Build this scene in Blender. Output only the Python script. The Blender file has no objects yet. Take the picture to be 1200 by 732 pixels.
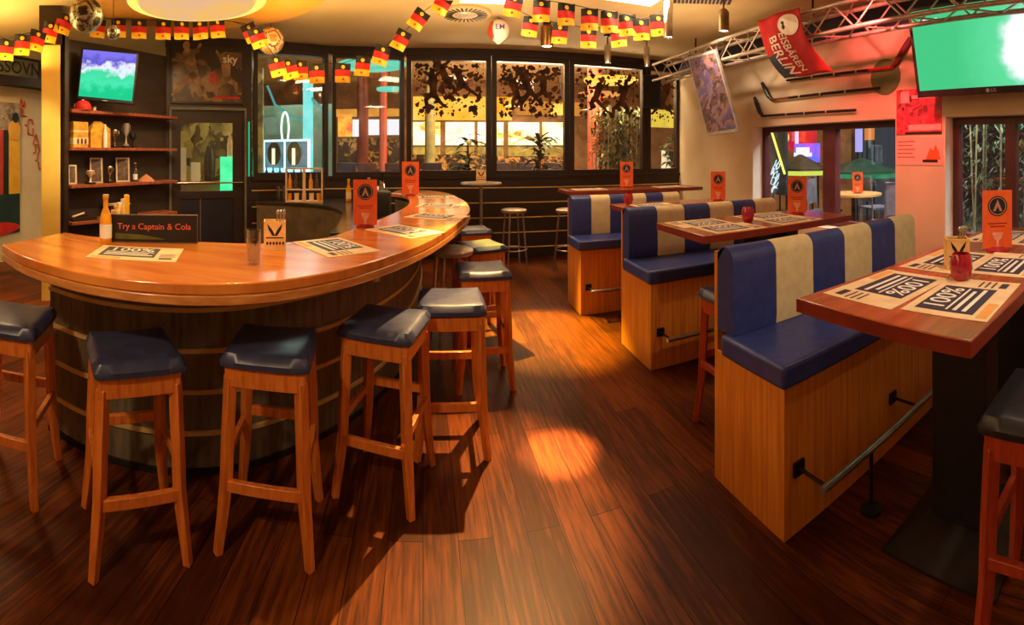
import bpy, bmesh, math, random
from mathutils import Vector, Matrix
random.seed(7)
PI = math.pi
C = bpy.context.scene.collection
SC = bpy.context.scene

# ---------------------------------------------------------------- view geometry (a level cylindrical panorama)
F, H, X0, EYE = 540.0, 180.0, 510.0, 1.6
def az(x): return (x - X0) / F
def P(x, y, z):                       # pixel + height -> point
    r = F * (EYE - z) / (y - H); a = az(x); return Vector((r*math.sin(a), r*math.cos(a), z))
def PR(x, y, r):
    a = az(x); return Vector((r*math.sin(a), r*math.cos(a), EYE - (y-H)*r/F))
def PXX(x, y, X): return PR(x, y, X/math.sin(az(x)))
def PYY(x, y, Y): return PR(x, y, Y/math.cos(az(x)))

# ---------------------------------------------------------------- materials
MATS = {}
def nt(name):
    m = bpy.data.materials.new(name); m.use_nodes = True
    t = m.node_tree; t.nodes.clear()
    return m, t
def N(t, typ, **kw):
    n = t.nodes.new(typ)
    for k, v in kw.items():
        if k.startswith('_'): setattr(n, k[1:], v)
        else: n.inputs[k.replace('__', ' ')].default_value = v
    return n
def col(c): return (c[0], c[1], c[2], 1)
def srgb(r, g, b):
    f = lambda v: (v/255/12.92) if v <= 10 else ((v/255+.055)/1.055)**2.4
    return (f(r), f(g), f(b))
def pm(name, c1, c2=None, scale=8, rough=.5, metal=0, stretch=(1,1,1), emit=0, detail=3, bump=0, coat=0, coord='Object'):
    if name in MATS: return MATS[name]
    m, t = nt(name)
    if c2 is None: c2 = tuple(v*.8 for v in c1)
    tc = N(t, 'ShaderNodeTexCoord'); mp = N(t, 'ShaderNodeMapping'); mp.inputs['Scale'].default_value = stretch
    no = N(t, 'ShaderNodeTexNoise', Scale=scale, Detail=detail, Roughness=.6)
    mx = N(t, 'ShaderNodeMix', _data_type='RGBA'); mx.inputs[6].default_value = col(c1); mx.inputs[7].default_value = col(c2)
    rp = N(t, 'ShaderNodeMapRange'); rp.inputs[1].default_value = .35; rp.inputs[2].default_value = .65
    b = N(t, 'ShaderNodeBsdfPrincipled', Roughness=rough, Metallic=metal)
    o = N(t, 'ShaderNodeOutputMaterial')
    L = t.links.new
    L(tc.outputs[coord], mp.inputs[0]); L(mp.outputs[0], no.inputs['Vector']); L(no.outputs[0], rp.inputs[0]); L(rp.outputs[0], mx.inputs[0])
    L(mx.outputs[2], b.inputs['Base Color'])
    if emit:
        L(mx.outputs[2], b.inputs['Emission Color']); b.inputs['Emission Strength'].default_value = emit
    if coat: b.inputs['Coat Weight'].default_value = coat; b.inputs['Coat Roughness'].default_value = .15
    if bump:
        bp = N(t, 'ShaderNodeBump', Strength=bump, Distance=.01); L(no.outputs[0], bp.inputs['Height']); L(bp.outputs[0], b.inputs['Normal'])
    L(b.outputs[0], o.inputs[0])
    MATS[name] = m
    return m
def glassy(name, tint=(1,1,1), refl=.06, rough=.02):
    if name in MATS: return MATS[name]
    m, t = nt(name)
    tr = N(t, 'ShaderNodeBsdfTransparent', Color=col(tint)); gl = N(t, 'ShaderNodeBsdfGlossy', Roughness=rough)
    lw = N(t, 'ShaderNodeLayerWeight', Blend=.25); mr = N(t, 'ShaderNodeMapRange')
    mr.inputs[3].default_value = refl; mr.inputs[4].default_value = min(1, refl*5)
    mx = N(t, 'ShaderNodeMixShader'); o = N(t, 'ShaderNodeOutputMaterial'); L = t.links.new
    L(lw.outputs['Facing'], mr.inputs[0]); L(mr.outputs[0], mx.inputs[0]); L(tr.outputs[0], mx.inputs[1]); L(gl.outputs[0], mx.inputs[2]); L(mx.outputs[0], o.inputs[0])
    MATS[name] = m
    return m
def speckle(name, cols, scale=20, rough=.5, emit=0, stretch=(1,1,1), rnd=1.0):
    """voronoi mosaic of several colours (printed pictures, crowds)"""
    if name in MATS: return MATS[name]
    m, t = nt(name)
    tc = N(t, 'ShaderNodeTexCoord'); mp = N(t, 'ShaderNodeMapping'); mp.inputs['Scale'].default_value = stretch
    no = N(t, 'ShaderNodeTexNoise', Scale=scale*.5, Detail=4)
    ad = N(t, 'ShaderNodeVectorMath', _operation='ADD')
    vo = N(t, 'ShaderNodeTexVoronoi', Scale=scale); sp = N(t, 'ShaderNodeSeparateColor')
    no2 = N(t, 'ShaderNodeTexNoise', Scale=scale*.25, Detail=5)
    av = N(t, 'ShaderNodeMath', _operation='MULTIPLY_ADD'); av.inputs[1].default_value = .45
    sb = N(t, 'ShaderNodeMath', _operation='MULTIPLY_ADD'); sb.inputs[1].default_value = 1.5; sb.inputs[2].default_value = -.47
    cr = N(t, 'ShaderNodeValToRGB'); cr.color_ramp.interpolation = 'LINEAR'
    e = cr.color_ramp.elements
    while len(e) < len(cols): e.new(.5)
    for i, c in enumerate(cols): e[i].position = i/(len(cols)-1); e[i].color = col(c)
    b = N(t, 'ShaderNodeBsdfPrincipled', Roughness=rough); o = N(t, 'ShaderNodeOutputMaterial'); L = t.links.new
    L(tc.outputs['Object'], mp.inputs[0]); L(mp.outputs[0], no.inputs['Vector']); L(mp.outputs[0], ad.inputs[0]); L(no.outputs[1], ad.inputs[1])
    L(ad.outputs[0], vo.inputs['Vector']); L(mp.outputs[0], no2.inputs['Vector']); L(vo.outputs['Color'], sp.inputs[0])
    L(no2.outputs[0], sb.inputs[0]); L(sp.outputs[0], av.inputs[0]); L(sb.outputs[0], av.inputs[2]); L(av.outputs[0], cr.inputs[0])
    L(cr.outputs[0], b.inputs['Base Color'])
    if emit: L(cr.outputs[0], b.inputs['Emission Color']); b.inputs['Emission Strength'].default_value = emit
    L(b.outputs[0], o.inputs[0]); MATS[name] = m
    return m
def glow(name, c, s, c2=None, scale=3):
    if name in MATS: return MATS[name]
    m, t = nt(name)
    tc = N(t, 'ShaderNodeTexCoord'); no = N(t, 'ShaderNodeTexNoise', Scale=scale, Detail=3)
    mx = N(t, 'ShaderNodeMix', _data_type='RGBA'); mx.inputs[6].default_value = col(c); mx.inputs[7].default_value = col(c2 or c)
    e = N(t, 'ShaderNodeEmission', Strength=s); o = N(t, 'ShaderNodeOutputMaterial'); L = t.links.new
    rp = N(t, 'ShaderNodeMapRange'); rp.inputs[1].default_value = .38; rp.inputs[2].default_value = .62
    L(tc.outputs['Object'], no.inputs['Vector']); L(no.outputs[0], rp.inputs[0]); L(rp.outputs[0], mx.inputs[0]); L(mx.outputs[2], e.inputs[0]); L(e.outputs[0], o.inputs[0])
    MATS[name] = m
    return m

def planks():
    m, t = nt('floor planks'); L = t.links.new
    tc = N(t, 'ShaderNodeTexCoord'); mp = N(t, 'ShaderNodeMapping'); mp.inputs['Rotation'].default_value = (0, 0, math.radians(90-1.5))
    br = N(t, 'ShaderNodeTexBrick', _offset=.37, Scale=1.0)
    br.inputs['Color1'].default_value = (.0, .0, .0, 1); br.inputs['Color2'].default_value = (1, 1, 1, 1); br.inputs['Mortar'].default_value = (.5,.5,.5,1)
    br.inputs['Mortar Size'].default_value = .002; br.inputs['Mortar Smooth'].default_value = .2
    br.inputs['Brick Width'].default_value = 1.9; br.inputs['Row Height'].default_value = .145; br.inputs['Bias'].default_value = 0
    st = N(t, 'ShaderNodeMapping'); st.inputs['Scale'].default_value = (2.2, 30, 1)
    no = N(t, 'ShaderNodeTexNoise', Scale=1.6, Detail=6, Roughness=.65)
    no2 = N(t, 'ShaderNodeTexNoise', Scale=1.1, Detail=3)
    ad = N(t, 'ShaderNodeMath', _operation='MULTIPLY_ADD'); ad.inputs[1].default_value = .24
    ad2 = N(t, 'ShaderNodeMath', _operation='MULTIPLY_ADD'); ad2.inputs[1].default_value = .6
    cr = N(t, 'ShaderNodeValToRGB'); e = cr.color_ramp.elements
    e[0].position = .3; e[0].color = col(srgb(38, 14, 6)); e[1].position = 1.05; e[1].color = col(srgb(112, 54, 16))
    e.new(.7).color = col(srgb(64, 28, 9))
    mk = N(t, 'ShaderNodeMix', _data_type='RGBA'); mk.inputs[7].default_value = col(srgb(28, 11, 6))
    b = N(t, 'ShaderNodeBsdfPrincipled', Roughness=.42); b.inputs['Specular IOR Level'].default_value = .1; b.inputs['Coat Weight'].default_value = .0; b.inputs['Coat Roughness'].default_value = .25
    o = N(t, 'ShaderNodeOutputMaterial'); bp = N(t, 'ShaderNodeBump', Strength=.1, Distance=.003)
    L(tc.outputs['Object'], mp.inputs[0]); L(mp.outputs[0], br.inputs['Vector']); L(mp.outputs[0], st.inputs[0]); L(st.outputs[0], no.inputs['Vector']); L(tc.outputs['Object'], no2.inputs['Vector'])
    sep = N(t, 'ShaderNodeSeparateColor'); L(br.outputs['Color'], sep.inputs[0])
    L(sep.outputs[0], ad.inputs[0]); L(no.outputs[0], ad.inputs[2]); L(no2.outputs[0], ad2.inputs[0]); 
    sub = N(t, 'ShaderNodeMath', _operation='SUBTRACT'); sub.inputs[1].default_value = .14
    L(ad.outputs[0], sub.inputs[0]); L(sub.outputs[0], ad2.inputs[2]); 
    L(ad2.outputs[0], cr.inputs[0]); L(cr.outputs[0], mk.inputs[6]); L(br.outputs['Fac'], mk.inputs[0]); L(mk.outputs[2], b.inputs['Base Color'])
    L(no.outputs[0], bp.inputs['Height']); L(bp.outputs[0], b.inputs['Normal']); L(b.outputs[0], o.inputs[0])
    return m

M_floor = planks()
M_ceil = pm('ceiling paint', srgb(200, 172, 126), srgb(188, 160, 112), 1.2, .8)
M_wall = pm('cream wall', srgb(234, 210, 178), srgb(222, 196, 162), 1.5, .75)
M_ylw = pm('yellow column paint', srgb(250, 216, 110), srgb(240, 198, 90), 2, .6)
M_dark = pm('dark brown panel', srgb(50, 33, 25), srgb(38, 25, 19), 3, .45, stretch=(1,1,6))
M_frame = pm('dark window frame', srgb(44, 26, 22), srgb(34, 20, 17), 4, .4)
M_mar = pm('maroon window frame', srgb(92, 44, 46), srgb(74, 34, 36), 4, .45)
M_white = pm('white paint', srgb(238, 230, 216), srgb(226, 216, 200), 3, .6)
M_gold = pm('brass strip', srgb(226, 194, 128), srgb(200, 164, 100), 6, .4, .2)
M_bar = pm('dark bar cladding', srgb(116, 102, 82), srgb(80, 70, 57), 5, .42, stretch=(6,6,.6))
M_counter = pm('orange counter wood', srgb(226, 140, 60), srgb(196, 104, 38), 2.2, .2, stretch=(1,6,1), detail=6, coat=.5)
M_lip = pm('counter edge wood', srgb(214, 146, 78), srgb(186, 112, 52), 3, .3, stretch=(3,3,12), coat=.3)
M_stool = pm('stool wood', srgb(212, 120, 46), srgb(182, 92, 32), 9, .35, stretch=(6,6,.6), detail=5, coat=.3)
M_stoolr = pm('red stool wood', srgb(172, 66, 36), srgb(142, 48, 26), 9, .35, stretch=(6,6,.6), detail=5, coat=.3)
M_navy = pm('navy leather', srgb(58, 62, 92), srgb(46, 50, 78), 20, .36, bump=.06)
M_black_l = pm('black leather', srgb(40, 38, 42), srgb(32, 30, 34), 20, .4, bump=.08)
M_blue = pm('blue leather', srgb(54, 66, 132), srgb(46, 56, 116), 18, .4, bump=.06)
M_cream = pm('cream leather', srgb(226, 208, 160), srgb(214, 194, 146), 18, .45, bump=.06)
M_bench = pm('bench veneer', srgb(222, 142, 48), srgb(190, 108, 34), 5, .4, stretch=(9,9,.35), detail=6)
M_table = pm('table top wood', srgb(176, 92, 50), srgb(146, 68, 36), 3, .25, stretch=(1,8,1), detail=6, coat=.4)
M_tedge = pm('table edge', srgb(140, 52, 34), srgb(116, 40, 28), 5, .35)
M_steel = pm('brushed steel', srgb(190, 184, 176), srgb(160, 154, 148), 12, .3, .9)
M_chrome = pm('chrome', srgb(220, 218, 214), srgb(200, 198, 195), 12, .15, 1)
M_alu = pm('truss aluminium', srgb(206, 186, 168), srgb(180, 160, 146), 10, .4, .6)
M_black = pm('black plastic', srgb(26, 24, 25), srgb(18, 17, 18), 10, .4)
M_iron = pm('black iron', srgb(38, 31, 30), srgb(26, 22, 22), 10, .45, .3)
M_shelf = pm('red brown shelf', srgb(166, 88, 50), srgb(130, 62, 34), 5, .4, stretch=(6,1,1))
M_paper = pm('placemat paper', srgb(240, 214, 176), srgb(228, 190, 144), 8, .6)
M_print = pm('dark purple print', srgb(58, 46, 70), srgb(48, 38, 58), 20, .6)
M_ink = pm('white ink', srgb(244, 238, 230), srgb(236, 228, 218), 20, .6)
M_inkk = pm('black ink', srgb(26, 20, 24), srgb(20, 16, 18), 20, .6)
M_orange = pm('orange card', srgb(238, 108, 46), srgb(228, 88, 38), 12, .5)
M_pinkp = pm('pale pink print', srgb(244, 186, 158), srgb(222, 140, 120), 30, .5)
M_blk = pm('flag black', srgb(28, 24, 22), srgb(20, 17, 16), 12, .7)
M_red = pm('flag red', srgb(214, 34, 30), srgb(190, 24, 22), 12, .7)
M_gld = pm('flag gold', srgb(250, 196, 44), srgb(240, 176, 30), 12, .7)
M_glass = glassy('window glass', (1,1,1), .04)
M_gl2 = glassy('drinking glass', (.88,.88,.86), .16)
M_rglass = pm('red candle glass', srgb(176, 18, 48), srgb(140, 10, 36), 14, .12, coat=.6)
M_lamp = glow('warm lamp', (1.0, .80, .45), 7)
M_lampw = glow('white lamp', (1.0, .9, .68), 9)

# ---------------------------------------------------------------- mesh builder
class MB:
    def __init__(s): s.bm = bmesh.new(); s.mi = 0
    def _add(s, verts, faces, M=None):
        vs = [s.bm.verts.new((M @ Vector(v)) if M else Vector(v)) for v in verts]
        for f in faces:
            try:
                fc = s.bm.faces.new([vs[i] for i in f]); fc.material_index = s.mi
            except ValueError: pass
        return s
    def box(s, lo, hi, M=None):
        x0,y0,z0 = lo; x1,y1,z1 = hi
        return s._add([(x0,y0,z0),(x1,y0,z0),(x1,y1,z0),(x0,y1,z0),(x0,y0,z1),(x1,y0,z1),(x1,y1,z1),(x0,y1,z1)],
                      [(3,2,1,0),(4,5,6,7),(0,1,5,4),(1,2,6,5),(2,3,7,6),(3,0,4,7)], M)
    def cbox(s, c, d, M=None):
        return s.box([c[i]-d[i]/2 for i in range(3)], [c[i]+d[i]/2 for i in range(3)], M)
    def prism(s, poly, z0, z1, M=None):
        n = len(poly)
        return s._add([(p[0],p[1],z0) for p in poly]+[(p[0],p[1],z1) for p in poly],
                      [tuple(range(n-1,-1,-1)), tuple(range(n,2*n))]+[(i,(i+1)%n,n+(i+1)%n,n+i) for i in range(n)], M)
    def ribbon(s, A, B, z0, z1, closed=False):      # solid strip between two polylines of equal length
        n = len(A)
        V = [(a[0],a[1],z0) for a in A]+[(b[0],b[1],z0) for b in B]+[(a[0],a[1],z1) for a in A]+[(b[0],b[1],z1) for b in B]
        Fs = []
        for i in range(n-1):
            Fs += [(i,i+1,n+i+1,n+i),(2*n+i,3*n+i,3*n+i+1,2*n+i+1),(i,2*n+i,2*n+i+1,i+1),(n+i,n+i+1,3*n+i+1,3*n+i)]
        Fs += [(0,n,3*n,2*n),(n-1,3*n-1,4*n-1,2*n-1)]
        return s._add(V, Fs)
    def tube(s, pts, r, seg=8, M=None, closed=False, flat=None):
        pts = [Vector(p) for p in pts]; n = len(pts); rings = []
        rr = r if isinstance(r, (list, tuple)) else [r]*n
        up = Vector((0,0,1)); V = []
        prev = None
        for i, p in enumerate(pts):
            a = pts[(i-1) % n] if (closed or i > 0) else p
            b = pts[(i+1) % n] if (closed or i < n-1) else p
            t = (b-a).normalized()
            if prev is None:
                u = t.cross(up) if abs(t.z) < .95 else t.cross(Vector((0,1,0)))
            else: u = prev - t*prev.dot(t)
            u.normalize(); prev = u; w = t.cross(u)
            for k in range(seg):
                a_ = 2*PI*k/seg
                V.append(p + rr[i]*(math.cos(a_)*u + math.sin(a_)*w))
        Fs = []
        m = n if closed else n-1
        for i in range(m):
            j = (i+1) % n
            for k in range(seg): Fs.append((i*seg+k, i*seg+(k+1)%seg, j*seg+(k+1)%seg, j*seg+k))
        if not closed: Fs += [tuple(range(seg-1,-1,-1)), tuple(range((n-1)*seg, n*seg))]
        return s._add(V, Fs, M)
    def bar(s, a, b, w, h=None, M=None):            # square section bar from a to b
        return s.tube([a, b], (w if h is None else max(w,h))*.7071, 4, M)
    def lathe(s, prof, seg=20, c=(0,0,0), M=None):
        n = len(prof); V = []
        for (r, z) in prof:
            for k in range(seg):
                a = 2*PI*k/seg; V.append((c[0]+max(r,.0002)*math.cos(a), c[1]+max(r,.0002)*math.sin(a), c[2]+z))
        Fs = []
        for i in range(n-1):
            for k in range(seg): Fs.append((i*seg+k, i*seg+(k+1)%seg, (i+1)*seg+(k+1)%seg, (i+1)*seg+k))
        Fs += [tuple(range(seg-1,-1,-1)), tuple(range((n-1)*seg, n*seg))]
        return s._add(V, Fs, M)
    def grid(s, f, nu, nv, M=None):
        V = [f(i/nu, j/nv) for i in range(nu+1) for j in range(nv+1)]
        return s._add(V, [(i*(nv+1)+j, (i+1)*(nv+1)+j, (i+1)*(nv+1)+j+1, i*(nv+1)+j+1) for i in range(nu) for j in range(nv)], M)
    def mesh(s, name, mats, smooth=False):
        me = bpy.data.meshes.new(name)
        bmesh.ops.recalc_face_normals(s.bm, faces=s.bm.faces[:])
        s.bm.to_mesh(me); s.bm.free()
        for m in (mats if isinstance(mats, (list, tuple)) else [mats]): me.materials.append(m)
        if smooth:
            for p in me.polygons: p.use_smooth = True
        return me
    def build(s, name, mats, parent=None, smooth=False, bevel=0, seg=2, loc=None, sharp=None, solid=0):
        me = s.mesh(name, mats, smooth)
        o = bpy.data.objects.new(name, me); C.objects.link(o)
        if parent is not None: o.parent = parent
        if loc is not None: o.location = loc
        if solid:
            md = o.modifiers.new('solid', 'SOLIDIFY'); md.thickness = solid; md.offset = 0
        if bevel:
            md = o.modifiers.new('bevel', 'BEVEL'); md.width = bevel; md.segments = seg; md.limit_method = 'ANGLE'; md.angle_limit = math.radians(40)
        if smooth or bevel:
            me.shade_smooth() if hasattr(me, 'shade_smooth') else None
            if hasattr(me, 'set_sharp_from_angle'): me.set_sharp_from_angle(angle=math.radians(42))
        return o
def tag(o, label=None, cat=None, group=None, kind=None):
    if label: o['label'] = label
    if cat: o['category'] = cat
    if group: o['group'] = group
    if kind: o['kind'] = kind
    return o
def thing(name, label, cat, loc=(0,0,0), rz=0, group=None):
    o = bpy.data.objects.new(name, None); C.objects.link(o); o.location = loc; o.rotation_euler = (0,0,rz); o.empty_display_size = .1
    return tag(o, label, cat, group)
def dup(root, loc=None, rz=None, label=None, group=None):
    r = root.copy(); C.objects.link(r)
    if loc is not None: r.location = loc
    if rz is not None: r.rotation_euler = (0,0,rz)
    if label: r['label'] = label
    if group: r['group'] = group
    for ch in list(root.children):
        c = ch.copy(); C.objects.link(c); c.parent = r
        for g in list(ch.children):
            d = g.copy(); C.objects.link(d); d.parent = c
    return r
def struct(o): o['kind'] = 'structure'; return o
_T = {}
def text_verts(txt, size, bold=0.0):
    """flat text as (verts, faces) centred on the origin in the xy plane"""
    k = (txt, bold)
    if k not in _T:
        cu = bpy.data.curves.new('t', 'FONT'); cu.body = txt; cu.size = 1; cu.align_x = 'CENTER'; cu.align_y = 'CENTER'; cu.offset = bold; cu.resolution_u = 3
        ob = bpy.data.objects.new('t', cu); C.objects.link(ob)
        dg = bpy.context.evaluated_depsgraph_get(); me = bpy.data.meshes.new_from_object(ob.evaluated_get(dg))
        _T[k] = ([v.co.copy() for v in me.vertices], [tuple(p.vertices) for p in me.polygons])
        bpy.data.objects.remove(ob); bpy.data.curves.remove(cu); bpy.data.meshes.remove(me)
    v, f = _T[k]
    return [p*size for p in v], f
def add_text(mb, txt, size, M, bold=0.0):
    v, f = text_verts(txt, size, bold); mb._add(v, f, M); return mb
def Mt(x, y, z): return Matrix.Translation((x,y,z))
def Rz(a): return Matrix.Rotation(a, 4, 'Z')
def Rx(a): return Matrix.Rotation(a, 4, 'X')
def Ry(a): return Matrix.Rotation(a, 4, 'Y')
def basis(o, x, y, z):
    m = Matrix.Identity(4)
    for i, a in enumerate((x, y, z)):
        for j in range(3): m[j][i] = a[j]
    for j in range(3): m[j][3] = o[j]
    return m
def seg_m(A, B):                       # frame along a wall: x along, y outward, z up
    u = Vector((B[0]-A[0], B[1]-A[1], 0)); Ln = u.length; u.normalize()
    return basis((A[0],A[1],0), u, Vector((-u.y,u.x,0)), Vector((0,0,1))), Ln
def face_m(p):                         # frame at p facing the camera: x right, y away from the viewer, z up
    a = math.atan2(p[0], p[1]); return basis(p, (math.cos(a),-math.sin(a),0), (math.sin(a),math.cos(a),0), (0,0,1))
def face_rz(p): return -math.atan2(p[0], p[1])
def smooth_path(pts, n):
    pts = [Vector((p[0],p[1],0)) for p in pts]; q = [pts[0]*2-pts[1]]+pts+[pts[-1]*2-pts[-2]]; out = []
    fine = []
    for i in range(1, len(q)-2):
        for k in range(12):
            t = k/12; a,b,c,d = q[i-1],q[i],q[i+1],q[i+2]
            fine.append(.5*((2*b)+(c-a)*t+(2*a-5*b+4*c-d)*t*t+(3*b-a-3*c+d)*t**3))
    fine.append(pts[-1])
    L = [0]
    for i in range(1, len(fine)): L.append(L[-1]+(fine[i]-fine[i-1]).length)
    j = 0
    for k in range(n):
        s = L[-1]*k/(n-1)
        while j < len(L)-2 and L[j+1] < s: j += 1
        f = (s-L[j])/max(1e-9, L[j+1]-L[j]); out.append(fine[j].lerp(fine[j+1], min(1,f)))
    return out
def offset(path, d):
    out = []
    for i, p in enumerate(path):
        t = (path[min(i+1,len(path)-1)]-path[max(i-1,0)]).normalized(); out.append(p+Vector((-t.y,t.x,0))*d)
    return out

# ================================================================ THE SHELL
CZ = 3.2
struct(MB().box((-5.6,-1.7,-.1),(4.3,7.08,0)).build('floor', M_floor))
struct(MB().box((-5.6,-1.7,CZ),(4.3,7.08,CZ+.12)).build('ceiling', M_ceil))
struct(MB().box((-5.65,-1.7,0),(-5.5,7.1,CZ)).build('wall_left', M_wall))
struct(MB().box((-5.6,-1.8,0),(4.3,-1.65,CZ)).build('wall_front', M_wall))
D0, D1, D2, D3, D4 = (-3.47,5.256), (-2.52,5.99), (-1.547,6.673), (-.44,6.99), (4.12,7.0)
SILL, HEAD = 1.27, 3.09
def low_wall(name, A, B):
    m, L = seg_m(A, B); mb = MB(); mb.box((0,0,0),(L,.12,SILL-.05), m)
    o = struct(mb.build(name, M_dark))
    for k, z in enumerate((.16,.39,.62,.85,1.08)):
        g = MB().box((0,-.008,z-.008),(L,.004,z+.008), m).build('metal_seam', M_gold, o)
    MB().box((0,-.03,SILL-.05),(L,.14,SILL), m).build('sill', M_frame, o)
    return o
low_wall('wall_back_left', D1, D2); low_wall('wall_back_middle', D2, D3); low_wall('wall_back', D3, D4)
for i, (A, B) in enumerate(((D0,D1),(D1,D2),(D2,D3),(D3,D4))):
    m, L = seg_m(A, B)
    struct(MB().box((-.01,-.02,HEAD),(L+.01,.14,CZ), m).build('trim_%d' % (i+1), M_frame))
M_decal = pm('dark window print', srgb(44, 26, 15), srgb(104, 66, 34), 7, .7)
def figure(mb, m, cx, cz, s, rng):
    """a sports player in silhouette built of thick limbs, flat print"""
    def cap(a, b, r0, r1):
        a = Vector(a); b = Vector(b); d = b-a; n = Vector((-d.y,d.x)).normalized(); pts = []
        for k in range(7): t = PI*k/6; pts.append(a + r0*(math.cos(t)*n - math.sin(t)*d.normalized()))
        for k in range(7): t = PI*k/6; pts.append(b + r1*(-math.cos(t)*n + math.sin(t)*d.normalized()))
        mb._add([(cx+s*p.x, 0, cz+s*p.y) for p in pts], [tuple(range(14))], m)
    lean = rng.uniform(-.5,.5); hip = Vector((0,0)); sh = Vector((lean*.5,.5)); hd = sh+Vector((lean*.2,.2))
    cap(hip, sh, .12, .15); cap(hd, hd+Vector((.01,.04)), .09, .085)
    for q in (-1, 1):
        k = hip+Vector((q*rng.uniform(.15,.35), -rng.uniform(.15,.3))); f = k+Vector((q*rng.uniform(-.1,.35), -rng.uniform(.2,.32)))
        cap(hip, k, .1, .075); cap(k, f, .07, .045); cap(f, f+Vector((q*.1,-.02)), .045, .03)
        e = sh+Vector((q*rng.uniform(.15,.3), rng.uniform(-.15,.25))); h_ = e+Vector((q*rng.uniform(.05,.25), rng.uniform(-.1,.3)))
        cap(sh, e, .07, .055); cap(e, h_, .05, .035)
def window(name, m, u0, u1, z0, z1, mframe, y0=0, depth=.1, fw=.055, decal=0, mull=None, seed=0):
    o = MB()
    o.box((u0,y0,z0),(u0+fw,y0+depth,z1),m).box((u1-fw,y0,z0),(u1,y0+depth,z1),m).box((u0+fw,y0,z0),(u1-fw,y0+depth,z0+fw),m).box((u0+fw,y0,z1-fw),(u1-fw,y0+depth,z1),m)
    if mull:
        for a, b in mull: o.box((a,y0-.01,z0+fw),(b,y0+depth,z1-fw),m)
    o = struct(o.build(name, mframe))
    MB().box((u0+fw,y0+depth*.5,z0+fw),(u1-fw,y0+depth*.5+.006,z1-fw),m).build('pane', M_glass, o)
    if decal:
        rng = random.Random(seed); mb = MB(); md = m @ Mt(0, y0+depth*.5-.004, 0)
        a, b = u0+fw+.02, u1-fw-.02; zt = z1-fw-.02; zb = z1 - (z1-z0)*.52
        for k in range(decal):
            figure(mb, md, a+.2+(b-a-.4)*(k+.5+rng.uniform(-.2,.2))/decal, zt-.28-rng.uniform(0,.32), rng.uniform(.34,.46), rng)
        for k in range(int(140*decal)):
            s = rng.random()**2.6*.05+.006; cx = rng.uniform(a+s,b-s); cz = zt-s-(zt-zb-2*s)*rng.random()**1.35
            n = rng.randint(4,8); ph = rng.random()*6
            mb._add([(cx+s*rng.uniform(.35,1.3)*math.cos(ph+2*PI*i/n), 0, cz+s*rng.uniform(.35,1.3)*math.sin(ph+2*PI*i/n)) for i in range(n)], [tuple(range(n))], md)
        mb.build('window_print', M_decal, o)
    return o
m, L = seg_m(D1, D2); window('window_1', m, .03, L-.03, SILL, HEAD, M_frame, fw=.06)
m, L = seg_m(D2, D3); window('window_2', m, .03, L-.03, SILL, HEAD, M_frame, fw=.06)
m, L = seg_m(D3, D4)
us = [0, 1.30, 2.54, 3.90, 4.56]
for i in range(4):
    window('window_%d' % (i+3), m, us[i]+.005, us[i+1]-.005, SILL, HEAD, M_frame, fw=.075, decal=(3,3,2,1)[i], seed=11+i)

# ---- right wall with two windows
RX = 4.1
m, L = seg_m((RX,7.0),(RX,-1.7))
def ry(y): return 7.0-y
W1a, W1b, W2a, W2b, WZ0, WZ1 = ry(4.98), ry(2.64), ry(2.06), ry(.30), .72, 1.97
mb = MB(); T = .3
for (a,b,z0,z1) in ((0,W1a,0,CZ),(W1a,W1b,0,WZ0),(W1a,W1b,WZ1,CZ),(W1b,W2a,0,CZ),(W2a,W2b,0,WZ0),(W2a,W2b,WZ1,CZ),(W2b,L,0,CZ)):
    mb.box((a,0,z0),(b,T,z1),m)
struct(mb.build('wall_right', M_wall))
window('window_7', m, W1a+.012, W1b-.004, WZ0+.001, WZ1-.004, M_mar, y0=.17, depth=.09, fw=.07, mull=[(ry(3.81),ry(3.61))])
window('window_8', m, W2a+.012, W2b-.004, WZ0+.001, WZ1-.004, M_mar, y0=.17, depth=.09, fw=.07, mull=[(ry(1.48),ry(1.37))])
struct(MB().box((W1a,-.004,WZ0),(W1a+.011,T,WZ1),m).build('trim_5', M_white))
struct(MB().box((W2a,-.004,WZ0),(W2a+.011,T,WZ1),m).build('trim_6', M_white))
mb = MB(); mb.box((RX-.05,-1.6,2.93),(RX-.001,7.0,CZ-.001)); struct(mb.build('trim_7', pm('navy cornice', srgb(40,40,66), srgb(32,32,54), 4, .5)))

# ---- door wall: framed poster above, glazed door below
m, L = seg_m(D0, D1)
mb = MB(); mb.box((0,0,2.2),(L,.12,HEAD),m); mb.box((0,0,0),(.06,.12,2.2),m); mb.box((L-.1,0,0),(L,.12,2.2),m)
struct(mb.build('wall_door', M_dark))
d = MB(); a, b = .07, L-.11
for (u0,u1,z0,z1) in ((a,a+.13,0,2.19),(b-.15,b,0,2.19),(a+.13,b-.15,2.03,2.19),(a+.13,b-.15,0,.12),(a+.13,b-.15,.98,1.08)): d.box((u0,.02,z0),(u1,.08,z1),m)
door = struct(d.build('door_1', M_dark))
MB().box((a+.13,.045,1.08),(b-.15,.052,2.03),m).build('pane', M_glass, door)
MB().box((a+.13,.04,.12),(a+.13+.27,.06,.98),m).box((a+.415,.04,.12),(b-.15,.06,.98),m).build('door_panel', pm('slate door panel', srgb(44,42,56), srgb(36,34,46), 4, .35), door)
hb = MB().tube([(a+.04,-.05,1.2),(b-.03,-.05,1.2)], .012, 10, m)
for u in (a+.05, b-.05): hb.tube([(u,-.05,1.2),(u,.03,1.2)], .014, 8, m)
hb.build('push_bar', M_chrome, door, smooth=True)
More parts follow.
